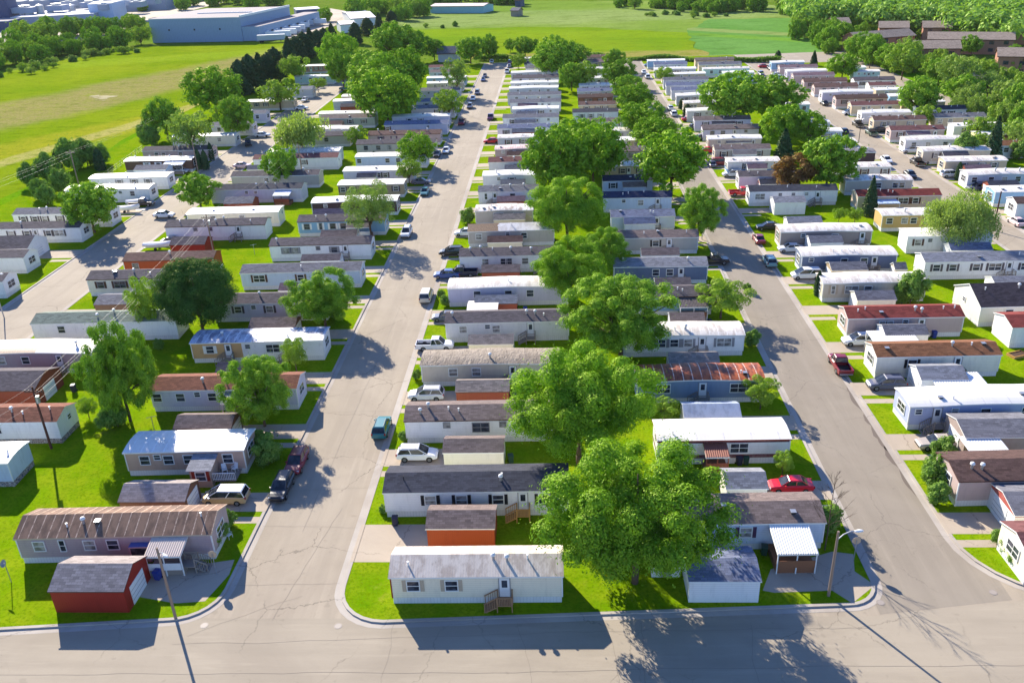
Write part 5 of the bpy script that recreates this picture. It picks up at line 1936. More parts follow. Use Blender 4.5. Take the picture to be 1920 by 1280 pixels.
# driveways and front walks
dw = MB()
wk = MB()
DRIVE = dict(BR=(-4.8, -1.2), CR=(-4.4, -1.0), CL=(-6.6, -3.2), BL=(-6.8, -3.4), DL=(-6.0, -2.8), DR=(-4.2, -.9), AR=(-9.2, -5.6), AL=(-9.4, -4.6))
SIDE = dict(BR=(XB1, 1), CL=(XC0, -1), CR=(XC1, 1), BL=(XB0, -1), AR=(XA1, 1), AL=(XA0, -1), DL=(XD0, -1), DR=(XD1, 1))
for (hx, hy, row, k, Ln) in HOME_AT:
    if row not in SIDE or hy < 70:
        continue
    xs, dr_ = SIDE[row]
    f = hy - 2.2
    oa, ob = DRIVE[row]
    if row == 'BR' and k == 2:
        oa = -7.0
    if row[0] == 'A':
        pv_ = max([h[1] for h in HOME_AT if h[2] == row and h[1] < hy - 1] + [0])
        if hy - pv_ < 12.5:
            continue
    ya, yb = f + oa, f + ob
    ln = 10.2 if row in ('BR', 'BL', 'CR', 'AR', 'AL') else 8.5
    a, c = sorted((xs + .34 * dr_, xs + ln * dr_))
    dw.face([(a, ya, GZ + .006), (c, ya, GZ + .006), (c, yb, GZ + .006), (a, yb, GZ + .006)], M_CONC)
    a, c = sorted((xs - .02 * dr_, xs + .36 * dr_))
    dw.face([(a, ya, .139), (c, ya, .139), (c, yb, .139), (a, yb, .139)], M_CONC)
    a, c = sorted((xs + .34 * dr_, xs + 4.0 * dr_))
    yw = ya - (2.0 if oa < -4 else 1.7)
    if not (row == 'BR' and k == 2):
        wk.face([(a, yw, GZ + .006), (c, yw, GZ + .006), (c, yw + 1.1, GZ + .006), (a, yw + 1.1, GZ + .006)], M_CONC)
kind(dw.build('driveway'), 'structure')
kind(wk.build('front_path'), 'structure')

for c_ in CARS:
    car(*c_)
for t_ in TREES:
    tree(*t_)
for t_ in CONIFERS:
    conifer(*t_)
for t_ in BUSHES:
    bush(*t_)

# the bare tree at the corner, thin trunk and leafless branches
P_ = at(1546, 1032)
root = empty('bare_tree', (P_.x, P_.y, GZ))
tag(root, 'thin bare tree with twiggy leafless branches at the corner lamp, right street', 'tree')
b = MB()
rb = random.Random(12)


def limb(p, d, ln, r, lev):
    q = p + d * ln
    mid = p + d * ln * .5 + Vector((rb.uniform(-.05, .05), rb.uniform(-.05, .05), 0)) * ln
    b.path([p, mid, q], r, M_BARK, 5, r * .55)
    if lev == 0:
        return
    for k in range(4 if lev > 1 else 3):
        t = rb.uniform(.35, 1.0)
        s = p + d * ln * t
        e = (d + Vector((rb.uniform(-1, 1), rb.uniform(-1, 1), rb.uniform(-.1, .5))) * .55).normalized()
        limb(s, e, ln * rb.uniform(.4, .6), r * .5, lev - 1)


b.path([(0, 0, -.1), (.05, .02, 2.5), (.0, .05, 5.5), (.1, 0, 9.0)], .07, M_BARK, 7, .012)
for k in range(17):
    z = 2.0 + 6.6 * k / 17
    a = k * 2.4
    limb(Vector((.03, .02, z)), Vector((math.cos(a) * .7, math.sin(a) * .7, .8)).normalized(), (9.6 - z) * .3 + .4, .022, 2)
b.build('trunk', root)

# ------------------------------------------------------------------ poles, lamps, wires, signs
def cobra_lamp(px, py, ht, arm_dir, arm, label, mat=M_POLE, r=.14):
    p = at(px, py)
    root = empty('street_lamp', (p.x, p.y, .05))
    tag(root, label, 'street lamp', 'street lamps on poles')
    b = MB()
    b.tube((0, 0, -.1), (0, 0, ht), r, mat, 10, r * .72)
    b.build('pole', root)
    b = MB()
    dx, dy = arm_dir
    b.path([(0, 0, ht - .9), (dx * arm * .35, dy * arm * .35, ht - .35), (dx * arm * .75, dy * arm * .75, ht - .1), (dx * arm, dy * arm, ht - .1)], .045, M_STEEL, 6)
    b.build('arm', root)
    b = MB()
    c = Vector((dx * arm, dy * arm, ht - .12))
    d = Vector((dx, dy, 0))
    n = Vector((-dy, dx, 0))
    rings = []
    for s, w, h in ((-.1, .06, .05), (.15, .16, .1), (.45, .2, .13), (.75, .12, .08), (.85, .04, .03)):
        rings.append([tuple(c + d * s + n * (w * math.cos(a)) + Vector((0, 0, h * math.sin(a)))) for a in [6.2832 * k / 8 for k in range(8)]])
    b.loft(rings, M_WHITE)
    b.build('lamp_head', root, smooth=True)
    return p


cobra_lamp(330, 1160, 8.0, (.62, -.5), 1.4, 'wooden pole with a bracket street lamp at the corner beside the red garage')
cobra_lamp(1553, 1118, 7.2, (.9, .1), 1.6, 'pale wooden lamp pole at the corner by the white-awning porch')
cobra_lamp(1316, 450, 6.2, (.95, -.1), 2.6, 'slim grey street lamp curving over the shaded part of the right street', M_STEEL, .09)
cobra_lamp(1610, 266, 6.5, (.9, 0), 1.6, 'thin dark street lamp standing on the outer street', M_DARK, .09)
cobra_lamp(8, 596, 8.0, (.9, -.2), 2.0, 'street lamp standing on the kerb of the left street', M_STEEL, .1)
cobra_lamp(870, 214, 7.0, (.9, 0), 2.0, 'steel street lamp half hidden by trees along the middle street', M_STEEL, .09)


def utility_pole(px, py, ht, label, cross=True, mat=M_BROWNPOLE, tr=False):
    p = at(px, py)
    root = empty('utility_pole', (p.x, p.y, .05))
    tag(root, label, 'utility pole', 'utility poles')
    b = MB()
    b.tube((0, 0, -.1), (0, 0, ht), .16, mat, 9, .11)
    b.build('pole', root)
    if cross:
        b = MB()
        b.box(-1.1, 1.1, -.06, .06, ht - .75, ht - .6, mat)
        for x in (-1.0, -.5, .5, 1.0):
            b.tube((x, 0, ht - .6), (x, 0, ht - .42), .05, M_DARK, 6)
        b.build('crossarm', root)
    if tr:
        b = MB()
        b.tube((.3, -.1, ht - 2.1), (.3, -.1, ht - 1.2), .24, M_STEEL, 10)
        b.build('transformer', root)
    return p, ht


P0 = utility_pole(97, 842, 8.6, 'brown wooden utility pole on the lawn behind the rust-roofed home', tr=True)
P1 = utility_pole(402, 482, 8.5, 'wooden utility pole with crossarm between the left and middle streets', tr=True, mat=M_POLE)
P2 = utility_pole(568, 335, 8.5, 'wooden utility pole beside the tree in the middle yard strip', mat=M_POLE)
P3 = utility_pole(148, 348, 9.0, 'pale utility pole in the bushes along the mown strip', mat=M_POLE)
P4 = utility_pole(372, 325, 8.5, 'pale utility pole beside the brown home on the left street', False, M_POLE)
P5 = utility_pole(1862, 432, 7.5, 'slim brown utility pole at the kerb of the outer street', False)
P6 = utility_pole(334, 255, 9.0, 'pale utility pole among trees at the meadow edge', mat=M_POLE)
P7 = utility_pole(-380, 1120, 8.6, 'utility pole beyond the cross street corner')
P8 = utility_pole(500, 158, 9.0, 'utility pole in front of the spruce windbreak', False, M_POLE)
P9 = utility_pole(-260, 520, 9.0, 'utility pole by the mown strip past the white homes', mat=M_POLE)
M_WIRE = flat('aluminium wire', L(120, 118, 122), .5)


def wire(a, b, offs, sag=.8, r=.010):
    (p, h), (q, g) = a, b
    m = MB()
    o = Vector(((p.x + q.x) / 2, (p.y + q.y) / 2, 0))
    for dx, dz in offs:
        pts = []
        for k in range(15):
            t = k / 14
            pts.append(Vector((p.x + (q.x - p.x) * t + dx, p.y + (q.y - p.y) * t, h + (g - h) * t + dz - sag * 4 * t * (1 - t))) - o)
        m.path(pts, r, M_WIRE, 4)
    return m.build('power_line', None, o)


tag(wire(P0, P1, [(-1, -.4), (.5, -.4), (1, -.4), (0, -2.0)]), 'thin overhead wires strung over the yards from the brown pole', 'power line', 'overhead wires')
tag(wire(P1, P2, [(-1, -.4), (1, -.4), (0, -2.0)]), 'thin overhead wires over the yard with the white roofed homes', 'power line', 'overhead wires')
tag(wire(P0, P7, [(-1, -.4), (1, -.4), (0, -2.0)]), 'thin overhead wires crossing the lawn behind the seamed brown roof', 'power line', 'overhead wires')
tag(wire(P3, P6, [(-.8, -.4), (.8, -.4)]), 'thin overhead wires along the meadow edge', 'power line', 'overhead wires')
tag(wire(P3, P9, [(-.8, -.4), (.8, -.4), (0, -1.6)]), 'thin overhead wires passing over the bushes by the mown strip', 'power line', 'overhead wires')


def stop_sign(px, py, ht, rz, label):
    p = at(px, py)
    root = empty('road_sign', (p.x, p.y, GZ), rz)
    tag(root, label, 'road sign', 'signs at the corners')
    b = MB()
    b.tube((0, 0, 0), (0, 0, ht), .04, M_STEEL, 6)
    b.build('post', root)
    b = MB()
    o = [(.42 * math.cos(math.radians(22.5 + 45 * k)), .42 * math.sin(math.radians(22.5 + 45 * k))) for k in range(8)]
    b.loft([[(x, -.06, ht - .1 + z) for x, z in o], [(x, -.045, ht - .1 + z) for x, z in o]], flat('sign back', L(206, 178, 150), .6))
    b.build('sign_plate', root)
    b = MB()
    b.loft([[(x * .97, -.07, ht - .1 + z * .97) for x, z in o], [(x * .97, -.061, ht - .1 + z * .97) for x, z in o]], flat('sign red', L(190, 20, 30), .4))
    b.build('sign_face', root)


stop_sign(407, 1078, 2.5, math.pi, 'grey back of an octagonal sign at the middle street corner')
stop_sign(1600, 1052, 2.4, math.pi, 'grey back of an octagonal sign at the right street corner')

for x, y, l in ((383, 1172, 'pale round manhole cover near the lamp pole corner'), (634, 1173, 'pale round manhole cover by the curved kerb'), (1651, 1129, 'rusty round manhole cover at the right street corner'), (1862, 1110, 'rusty round manhole cover across the right street mouth')):
    p = at(x, y)
    o = MB()
    o.tube((0, 0, 0), (0, 0, .014), .36, flat('worn iron', L(150, 140, 132), .6), 18)
    o.tube((0, 0, .014), (0, 0, .018), .27, flat('worn iron light', L(160, 150, 142), .6), 18)
    tag(o.build('manhole_cover', None, (p.x, p.y, .006)), l, 'manhole cover', 'manhole covers')


def dish(px, py, ht, label):
    p = at(px, py)
    root = empty('satellite_dish', (p.x, p.y, GZ))
    tag(root, label, 'satellite dish')
    b = MB()
    b.tube((0, 0, 0), (0, 0, ht), .04, M_STEEL, 6)
    b.build('post', root)
    b = MB()
    n = 14
    d = Vector((-.3, -.75, .6)).normalized()
    u = d.orthogonal().normalized()
    w = d.cross(u)
    rings = []
    for rr, dd in ((.03, 0), (.2, .03), (.38, .11)):
        rings.append([tuple(Vector((0, -.06, ht)) + d * dd + (u * math.cos(6.2832 * k / n) + w * math.sin(6.2832 * k / n)) * rr) for k in range(n)])
    b.loft(rings, trim('grey'), False)
    b.build('dish_bowl', root)


dish(22, 1092, 2.3, 'grey satellite dish on a post in the front lawn')


def bin_(px, py, m, label):
    p = at(px, py)
    root = empty('wheeled_bin', (p.x, p.y, GZ), RND.uniform(-.3, .3))
    tag(root, label, 'wheeled bin', 'wheeled bins')
    b = MB()
    b.loft([[(-.24, -.28, .05), (.24, -.28, .05), (.24, .22, .05), (-.24, .22, .05)], [(-.3, -.34, 1.0), (.3, -.34, 1.0), (.3, .3, 1.0), (-.3, .3, 1.0)]], m)
    b.build('bin_body', root)
    b = MB()
    b.loft([[(-.32, -.38, 1.0), (.32, -.38, 1.0), (.32, .33, 1.0), (-.32, .33, 1.0)], [(-.26, -.3, 1.09), (.26, -.3, 1.09), (.26, .28, 1.09), (-.26, .28, 1.09)]], m)
    b.build('lid', root)
    for s in (-1, 1):
        b = MB()
        b.tube((s * .27, .27, .11), (s * .33, .27, .11), .11, M_RUBBER, 8)
        b.build('wheel', root)


M_BINB = flat('blue bin plastic', L(40, 60, 140), .5)
M_BIND = flat('dark bin plastic', L(44, 46, 70), .5)
M_BING = flat('green bin plastic', L(40, 70, 60), .5)
bin_(1385, 872, M_BIND, 'dark wheeled bin beside the white red-banded home')
bin_(1398, 871, M_BING, 'dark green wheeled bin beside the white red-banded home')
bin_(334, 884, M_BINB, 'blue wheeled bin in front of the silvery mottled roofed home')
bin_(348, 885, M_BIND, 'dark bin in front of the silvery mottled roofed home')
bin_(298, 1086, M_BINB, 'blue bin between the red garage and the porch')
bin_(1432, 1040, M_BING, 'dark green bin beside the white shed at the corner')


def lawn_chair(px, py, rz, label, z=GZ):
    p = at(px, py, z)
    root = empty('lawn_chair', (p.x, p.y, z), rz)
    tag(root, label, 'chair', 'white garden chairs')
    b = MB()
    b.box(-.27, .27, -.25, .25, .40, .45, M_WHITE)
    b.build('seat', root)
    b = MB()
    b.loft([[(-.27, .22, .45), (.27, .22, .45), (.27, .26, .45), (-.27, .26, .45)], [(-.24, .4, .98), (.24, .4, .98), (.24, .43, .98), (-.24, .43, .98)]], M_WHITE)
    b.build('backrest', root)
    for x in (-.25, .25):
        for y in (-.22, .22):
            b = MB()
            b.tube((x, y, 0), (x, y, .4), .03, M_WHITE, 5)
            b.build('leg', root)
        b = MB()
        b.box(x - .03, x + .03, -.25, .3, .62, .66, M_WHITE)
        b.build('armrest', root)


lawn_chair(422, 885, .5, 'white garden chair on the porch deck, beside the porch room', GZ + .68)
lawn_chair(441, 883, -.4, 'white garden chair on the porch deck, beside the end wall', GZ + .68)
lawn_chair(430, 1008, 1.2, 'white garden chair among shrubs beside the seamed brown roof')
lawn_chair(125, 452, .3, 'white garden chair by the steps of the long white home')
lawn_chair(1815, 545, .8, 'pale garden chair on the shaded lawn behind the cream house')


def clothes_pole(px, py, label):
    p = at(px, py)
    b = MB()
    b.tube((0, 0, -.05), (0, 0, 2.0), .045, M_STEEL, 6)
    b.tube((-.6, 0, 1.95), (.6, 0, 1.95), .035, M_STEEL, 6)
    tag(b.build('clothesline_pole', None, (p.x, p.y, GZ), (0, 0, .4)), label, 'clothesline pole', 'clothesline poles')


def yard_bin(px, py, m, word):
    p = at(px, py)
    h = nearest_home(p.x, p.y)
    bin_(px, py, m, f"{word} wheeled bin by the {ORD[h[3] - 1]} home, {ROW_WORD[h[2]]}")


for x_, y_, m_, w_ in ((742, 985, M_BIND, 'dark'), (958, 868, M_BING, 'dark green'), (965, 752, M_BIND, 'dark'), (985, 588, M_BINB, 'blue'), (1300, 706, M_BINB, 'blue'), (1330, 612, M_BIND, 'dark'),
                       (1822, 718, M_BIND, 'dark'), (1750, 634, M_BINB, 'blue'), (1690, 570, M_BING, 'dark green'), (1640, 512, M_BIND, 'dark'), (440, 812, M_BIND, 'dark'), (560, 622, M_BING, 'dark green'),
                       (643, 497, M_BINB, 'blue'), (390, 464, M_BIND, 'dark'), (480, 388, M_BINB, 'blue'), (140, 735, M_BIND, 'dark'), (1960, 700, M_BIND, 'dark'), (700, 462, M_BINB, 'blue')):
    yard_bin(x_, y_, m_, w_)
clothes_pole(290, 808, 'T-shaped clothesline pole behind the silvery mottled roofed home')
clothes_pole(478, 478, 'T-shaped clothesline pole on the bright lawn between the streets')
clothes_pole(1338, 1002, 'T-shaped clothesline pole in the shade near the big maple')
clothes_pole(1764, 515, 'pale clothesline pole on the shaded lawn before the long white home')

# raised flower bed, boats, trailers
p = at(1907, 668)
root = empty('planter_box', (p.x, p.y, GZ), .35)
tag(root, 'pale timber raised flower bed on the lawn behind the chestnut-roofed home', 'planter')
b = MB()
for a in ((-1.2, 1.2, -.7, -.6), (-1.2, 1.2, .6, .7), (-1.2, -1.1, -.6, .6), (1.1, 1.2, -.6, .6)):
    b.box(*a, 0, .35, M_WOOD)
b.build('timber_edge', root)
b = MB()
b.box(-1.1, 1.1, -.6, .6, 0, .25, flat('garden soil', L(84, 64, 50), .95))
b.build('soil', root)


def boat(px, py, rz, label, ln=5.2):
    p = at(px, py)
    root = empty('covered_boat', (p.x, p.y, GZ), rz)
    tag(root, label, 'boat', 'boats on trailers')
    h = ln / 2
    b = MB()
    st = [(-h, .8, .55, 1.15), (-h * .3, .95, .5, 1.2), (h * .35, .85, .55, 1.3), (h * .8, .4, .75, 1.4), (h, .05, 1.1, 1.45)]
    b.loft([[(x, -w, zt), (x, -w * .7, zb + .1), (x, 0, zb), (x, w * .7, zb + .1), (x, w, zt)] for x, w, zb, zt in st], M_WHITE)
    b.build('hull', root)
    b = MB()
    b.loft([[(x, -w - .02, zt), (x, -w * .6, zt + .2), (x, 0, zt + .34), (x, w * .6, zt + .2), (x, w + .02, zt)] for x, w, zb, zt in st], flat('boat cover', L(222, 222, 226), .7))
    b.build('cover', root)
    b = MB()
    b.box(-h, h + 1.1, -.05, .05, .35, .43, M_STEEL)
    b.box(-.8, -.6, -.85, .85, .32, .4, M_STEEL)
    b.build('trailer_frame', root)
    for s in (-1, 1):
        b = MB()
        b.tube((-.7, s * .85, .3), (-.7, s * 1.02, .3), .3, M_RUBBER, 12)
        b.build('wheel', root)


boat(243, 398, .05, 'covered white boat on a trailer in front of the long white homes')
boat(260, 386, .05, 'covered white boat behind another boat on the left street')
boat(302, 468, .02, 'long covered white boat at the kerb beside the dark red garage', 6.5)


def semi_trailer(px, py, rz, col, label):
    p = at(px, py)
    root = empty('semi_trailer', (p.x, p.y, GROUND_Z + .1), rz)
    tag(root, label, 'trailer', 'white trailers at the loading docks')
    b = MB()
    b.box(-8, 8, -1.3, 1.3, 1.2, 4.1, col, M_WHITE)
    b.build('box_body', root)
    b = MB()
    b.box(-7.5, 7.5, -.5, .5, .9, 1.2, M_DARK)
    b.tube((5.2, -.6, 0), (5.2, -.6, 1), .1, M_DARK, 6)
    b.tube((5.2, .6, 0), (5.2, .6, 1), .1, M_DARK, 6)
    b.build('chassis', root)
    for x in (-6.4, -5.1):
        for s in (-1, 1):
            b = MB()
            b.tube((x, s * .85, .5), (x, s * 1.25, .5), .5, M_RUBBER, 12)
            b.build('wheel', root)


for k, (x, y) in enumerate(((510, 79), (521, 72), (532, 68), (541, 64), (549, 60), (557, 55), (566, 51), (590, 48))):
    semi_trailer(x, y, math.radians(6), M_WHITE if k % 3 else flat('grey trailer side', L(190, 196, 206), .5), 'white semi-trailer in the row parked beside the blue-grey warehouse')

# white vehicle just entering the frame, and a tree top below it
semi = at(1790, 1352, 0.0)
root = empty('parked_van', (semi.x, semi.y, .01), math.radians(200))
tag(root, 'white van on the cross street, only its roof showing at the edge', 'van')
parts, tm, rm, ws = car_parts('van', 'whitepaint')
for n_, me, _ in parts:
    put(n_, me, root)
for w_ in ws:
    put('rim', rm, put('wheel', tm, root, w_))

# ------------------------------------------------------------------ fences, hedge, far buildings, far trees
def wire_fence(a, b, label):
    p, q = at(*a), at(*b)
    n = max(2, int((q - p).length / 3))
    root = empty('wire_fence', (p.x, p.y, GROUND_Z))
    tag(root, label, 'fence')
    for k in range(n + 1):
        v = (q - p) * (k / n)
        m = MB()
        m.tube((v.x, v.y, 0), (v.x, v.y, 1.7), .05, M_GREYWOOD, 5)
        m.build('post', root)
    m = MB()
    for z in (.5, 1.0, 1.6):
        m.tube((0, 0, z), (q.x - p.x, q.y - p.y, z), .012, M_STEEL, 3)
    m.build('wire', root)


wire_fence((196, 335), (268, 282), 'thin post and wire fence along the mown strip')


def leafy_row(name, pts, w, h, n, size, mat, seed, z=GROUND_Z):
    """Hedge or far wood: leaves through a long low volume."""
    rng = np.random.default_rng(seed)
    P = [np.array([p.x, p.y]) for p in pts]
    seg = np.array([np.linalg.norm(b - a) for a, b in zip(P[:-1], P[1:])])
    k = rng.choice(len(seg), n, p=seg / seg.sum())
    t = rng.random(n)
    A, B = np.array(P[:-1])[k], np.array(P[1:])[k]
    c = A + (B - A) * t[:, None] + rng.normal(size=(n, 2)) * w * .35
    lump = .75 + .35 * np.sin(c[:, 0] * .21 + 1) * np.sin(c[:, 0] * .087 + c[:, 1] * .13)
    zz = z + h * lump * rng.random(n) ** .6
    cen = np.column_stack([c, zz])
    nor = rng.normal(size=(n, 3)) * .7 + np.array([0, 0, .8])
    o0 = cen.mean(0)
    o0[2] = z
    me = leaf_mesh(name, cen - o0, nor, size, mat, rng)
    return put(name, me, None, tuple(o0))


for a, b, n in (((898, 113), (1005, 112), 4000), ((1005, 112), (1130, 110), 3500), ((1180, 113), (1330, 116), 5000), ((1330, 116), (1460, 117), 4000)):
    o = leafy_row('hedge', [at(*a), at(*b)], 2.2, 2.6, n, .35, LEAF['bush'], a[0])
    tag(o, f'low dark hedge between the far homes and the hay field, {"middle" if a[0] < 1000 else "trees" if a[0] < 1100 else "right street" if a[0] < 1300 else "crop field"} end', 'hedge', 'hedges behind the far homes')


def building(name, x0, y0, x1, y1, h, dep, wm, rm_, label, cat='building', gable=0.0, wins=0, roofx=None, z=GROUND_Z, wcol=None):
    a, b = at(x0, y0), at(x1, y1)
    ang = math.atan2(b.y - a.y, b.x - a.x)
    ang = max(-.35, min(.35, ang))
    Ln = (b - a).length
    mid = (a + b) / 2
    root = empty(name, (mid.x, mid.y, z), ang)
    tag(root, label, cat)
    w, r, e = shell('g' if gable else 'f', Ln, dep, h, gable or .25, -.1, wm, rm_, trim('whitepaint') if not gable else trim('darkbrown'), .5 if gable else .1, .3)
    w.build('wall', root)
    r.build('roof', root)
    e.build('eave_board', root)
    for fl in range(wins):
        n = int(Ln / 5)
        for k in range(n):
            x = -Ln / 2 + Ln * (k + .5) / n
            m = MB()
            m.box(x - .9, x + .9, -.06, .02, 1.0 + 2.9 * fl, 2.4 + 2.9 * fl, M_GLASS)
            m.build('window', root)
    return root, Ln


M_BLUEWALL = siding('blue-grey warehouse cladding', L(146, 166, 192), lap=1.0, vertical=True)
M_GREYROOF = flat('gravel roof', L(150, 140, 142), .9)
M_PALEROOF = flat('pale membrane roof', L(206, 204, 208), .8)
M_FACT = siding('factory cladding', L(160, 168, 184), lap=1.2, vertical=True)
M_FACTD = siding('dark factory cladding', L(74, 84, 120), lap=1.2, vertical=True)
M_BRICK = siding('brown brick', L(172, 122, 102), lap=.3)
root, Ln = building('warehouse', 287, 80, 456, 77, 13.5, 70, M_BLUEWALL, M_GREYROOF, 'large blue-grey windowless warehouse behind the green meadow', 'warehouse')
b = MB()
b.box(Ln / 2 + .1, Ln / 2 + 11, .5, 92, 0, 8, M_BLUEWALL, M_GREYROOF)
b.build('loading_annex', root)
for k in range(13):
    b = MB()
    b.box(Ln / 2 + 11, Ln / 2 + 11.15, 10 + 6.2 * k, 13.2 + 6.2 * k, 1, 4.5, M_DARK if k % 2 else M_WHITE)
    b.build('dock_door', root)
for k in range(3):
    b = MB()
    b.box(-Ln * .3 + Ln * .28 * k, -Ln * .3 + Ln * .28 * k + 1, -.08, .01, 6.5, 7.5, M_DARK)
    b.build('wall_vent', root)
b = MB()
b.box(-Ln * .2, Ln * .42, 26, 26.6, 13.5, 14.3, M_WHITE)
b.box(Ln / 2 - .4, Ln / 2 + .3, .5, 70, 13.2, 14.4, M_WHITE)
b.build('roof_ridge', root)
building('office_block', 560, 40, 600, 36, 7.5, 22, M_FACTD, M_PALEROOF, 'dark two-storey office block at the end of the warehouse', 'building', wins=2)
building('factory_hall', -60, 34, 312, 18, 9, 260, M_FACT, M_PALEROOF, 'long low factory hall with pale roof beyond the tree belt', 'factory')
building('factory_hall', 25, 54, 180, 46, 8, 60, M_FACT, M_PALEROOF, 'blue-grey factory wing in front of the long factory hall', 'factory')
building('factory_hall', 172, 44, 216, 42, 14, 30, siding('white-blue cladding', L(186, 204, 232), lap=1.0, vertical=True), M_PALEROOF, 'bright box-shaped factory block among the low factory halls', 'factory')
building('factory_tower', -2, 52, 24, 51, 21, 14, M_FACTD, M_GREYROOF, 'dark factory tower rising over the low halls', 'factory')
building('factory_hall', -140, 64, 20, 58, 7, 30, M_FACTD, M_GREYROOF, 'dark low factory shed beside the tower', 'factory')
for k, (x, y, w_) in enumerate(((50, 24, 40), (110, 20, 30), (170, 14, 26), (235, 10, 36), (140, 6, 40), (20, 12, 60), (75, 10, 26), (200, 18, 18), (260, 13, 22), (215, 5, 30), (285, 8, 26), (90, 4, 44), (30, 3, 40), (170, 3, 24), (250, 3, 30), (132, 12, 20))):
    p = at(x, y, 9.3)
    m = MB()
    s = w_ * depth_of(p) / FPX / 2
    m.box(-s, s, -6, 6, 0, 4.0, M_FACT, M_PALEROOF)
    m.box(-s * .5, s * .3, -3, 3, 4, 5.2, M_STEEL)
    tag(m.build('rooftop_unit', None, (p.x, p.y, 9.25)), f"pale rooftop plant unit on the long factory hall, {ORD[k]} along", 'rooftop unit', 'rooftop units on the factory')
building('long_barn', 808, 25, 906, 25, 5, 18, siding('teal cladding', L(150, 196, 206), lap=1), flat('pale tan metal roof', L(222, 204, 190), .5), 'long low barn with pale roof and teal wall beyond the far meadow', 'barn', gable=1.2)
building('storage_barn', 660, 50, 705, 47, 5, 60, M_WHITE, flat('white metal roof', L(232, 228, 230), .5), 'white-roofed storage barn among trees past the windbreak', 'barn', gable=1.5)
building('storage_barn', 640, 62, 668, 60, 5, 20, M_WHITE, flat('white metal roof', L(232, 228, 230), .5), 'small white-roofed barn beside the windbreak trees', 'barn', gable=1.2)
building('farm_house', 822, 116, 858, 115, 4.0, 9, wallmat('palegrey'), roofmat('greyshingle'), 'small grey gabled house behind the trees at the far end of the middle street', 'house', gable=2.4)
building('field_hut', 958, 31, 972, 31, 4, 8, M_GREYWOOD, roofmat('greyshingle'), 'tiny grey hut alone in the far meadow', 'hut', gable=1.5)
building('field_hut', 966, 13, 976, 13, 5, 8, M_FACTD, roofmat('charcoal'), 'tiny dark hut at the far edge of the meadow', 'hut', gable=1.5)
for q in ((1605, 100, 1712, 92, 6, 'brown brick apartment block with long grey-brown roof behind the light trees'), (1738, 98, 1896, 104, 6, 'longest brown apartment block below the wood'),
          (1702, 122, 1796, 122, 6.5, 'brown apartment block nearest the back row of homes'), (1646, 76, 1700, 76, 6, 'brown apartment house with hipped-looking roof under the wood, beside poplars'),
          (1728, 76, 1780, 76, 6, 'small brown apartment house close under the wood'), (1866, 140, 1990, 146, 7, 'tall brick apartment block with bright end wall, at the park road'),
          (1560, 68, 1592, 67, 6, 'brown roofed apartment house half hidden at the wood edge'), (1878, 82, 1940, 84, 6, 'brown apartment house at the far road under tall trees'),
          (1822, 168, 1880, 172, 4, 'low brown garage row below the apartment blocks')):
    building('apartment_block', q[0], q[1], q[2], q[3], q[4], 11.5, M_BRICK, roofmat('aptroof'), q[5], 'apartment block', gable=2.2, wins=2 if q[4] > 5 else 0)
for q in ((1845, 10, 1908, 12, 6, 'white-roofed building beyond the wood at the horizon'), (1822, 34, 1860, 36, 5, 'white gabled hall at the wood edge'), (1880, 38, 1960, 42, 5, 'long white-roofed hall past the wood'), (1868, 50, 1960, 54, 5, 'low white hall in front of the long hall')):
    building('distant_hall', q[0], q[1], q[2], q[3], q[4], 24, M_WHITE, M_PALEROOF, q[5], 'building', gable=1.5)


def belt(pts, n, wpx, kinds, label, group, seed, hr=(1.0, 1.35), spread=6, nm='tree'):
    """Single trees scattered along a line given in photograph pixels."""
    rnd = random.Random(seed)
    W = [at(*p) for p in pts]
    seg = [(b - a).length for a, b in zip(W[:-1], W[1:])]
    tot = sum(seg)
    for k in range(n):
        u = (k + rnd.uniform(.1, .9)) / n * tot
        i = 0
        while i < len(seg) - 1 and u > seg[i]:
            u -= seg[i]
            i += 1
        p = W[i].lerp(W[i + 1], u / seg[i]) + Vector((rnd.uniform(-1, 1), rnd.uniform(-1, 1), 0)) * spread
        w = rnd.uniform(*wpx) * depth_of(p) / FPX
        kd = rnd.choice(kinds)
        VAR[kd] = VAR.get(kd, 0) + 1
        cm, tm_ = tree_lib(kd, False, VAR[kd] % (3 if kd in ('maple', 'ash') else 2))
        h = w * rnd.uniform(*hr)
        root = empty(TREE_NAME.get(kd, 'shrub'), (p.x, p.y, GROUND_Z - .2 * h), rnd.uniform(0, 6.28))
        tag(root, label, 'tree', group)
        for nme, me in (('trunk', tm_), ('crown', cm)):
            o = put(nme, me, root)
            o.scale = (w, w, h)


K1 = ['ash', 'maple', 'ash', 'light']
belt([(-60, 130), (40, 122), (110, 100), (180, 96), (255, 82)], 26, (26, 46), K1, 'leafy tree in the belt between the meadow and the factory', 'trees between meadow and factory', 1, spread=14)
belt([(0, 100), (60, 80), (120, 66), (175, 62), (235, 60), (270, 52)], 20, (26, 44), K1, 'leafy tree in the belt close to the factory', 'trees close to the factory', 2, spread=16)
belt([(-40, 145), (40, 138), (140, 112), (250, 96)], 26, (10, 20), ['light', 'loose', 'bush'], 'low scrubby tree at the meadow edge below the tree belt', 'scrub at the meadow edge', 3, (.8, 1.1), 8)
belt([(300, 20), (360, 10), (430, 8), (490, 8), (520, 14)], 16, (20, 34), K1, 'leafy tree behind the warehouse', 'trees behind the warehouse', 4, spread=20)
belt([(640, 40), (680, 26), (740, 18), (790, 20), (760, 36), (700, 40)], 22, (22, 38), K1, 'leafy tree in the grove at the end of the windbreak', 'grove past the windbreak', 5, spread=14)
belt([(700, 12), (800, 4), (900, 6), (970, 8)], 34, (16, 30), K1, 'small far tree along the edge of the far meadow', 'trees edging the far meadow', 6, spread=16)
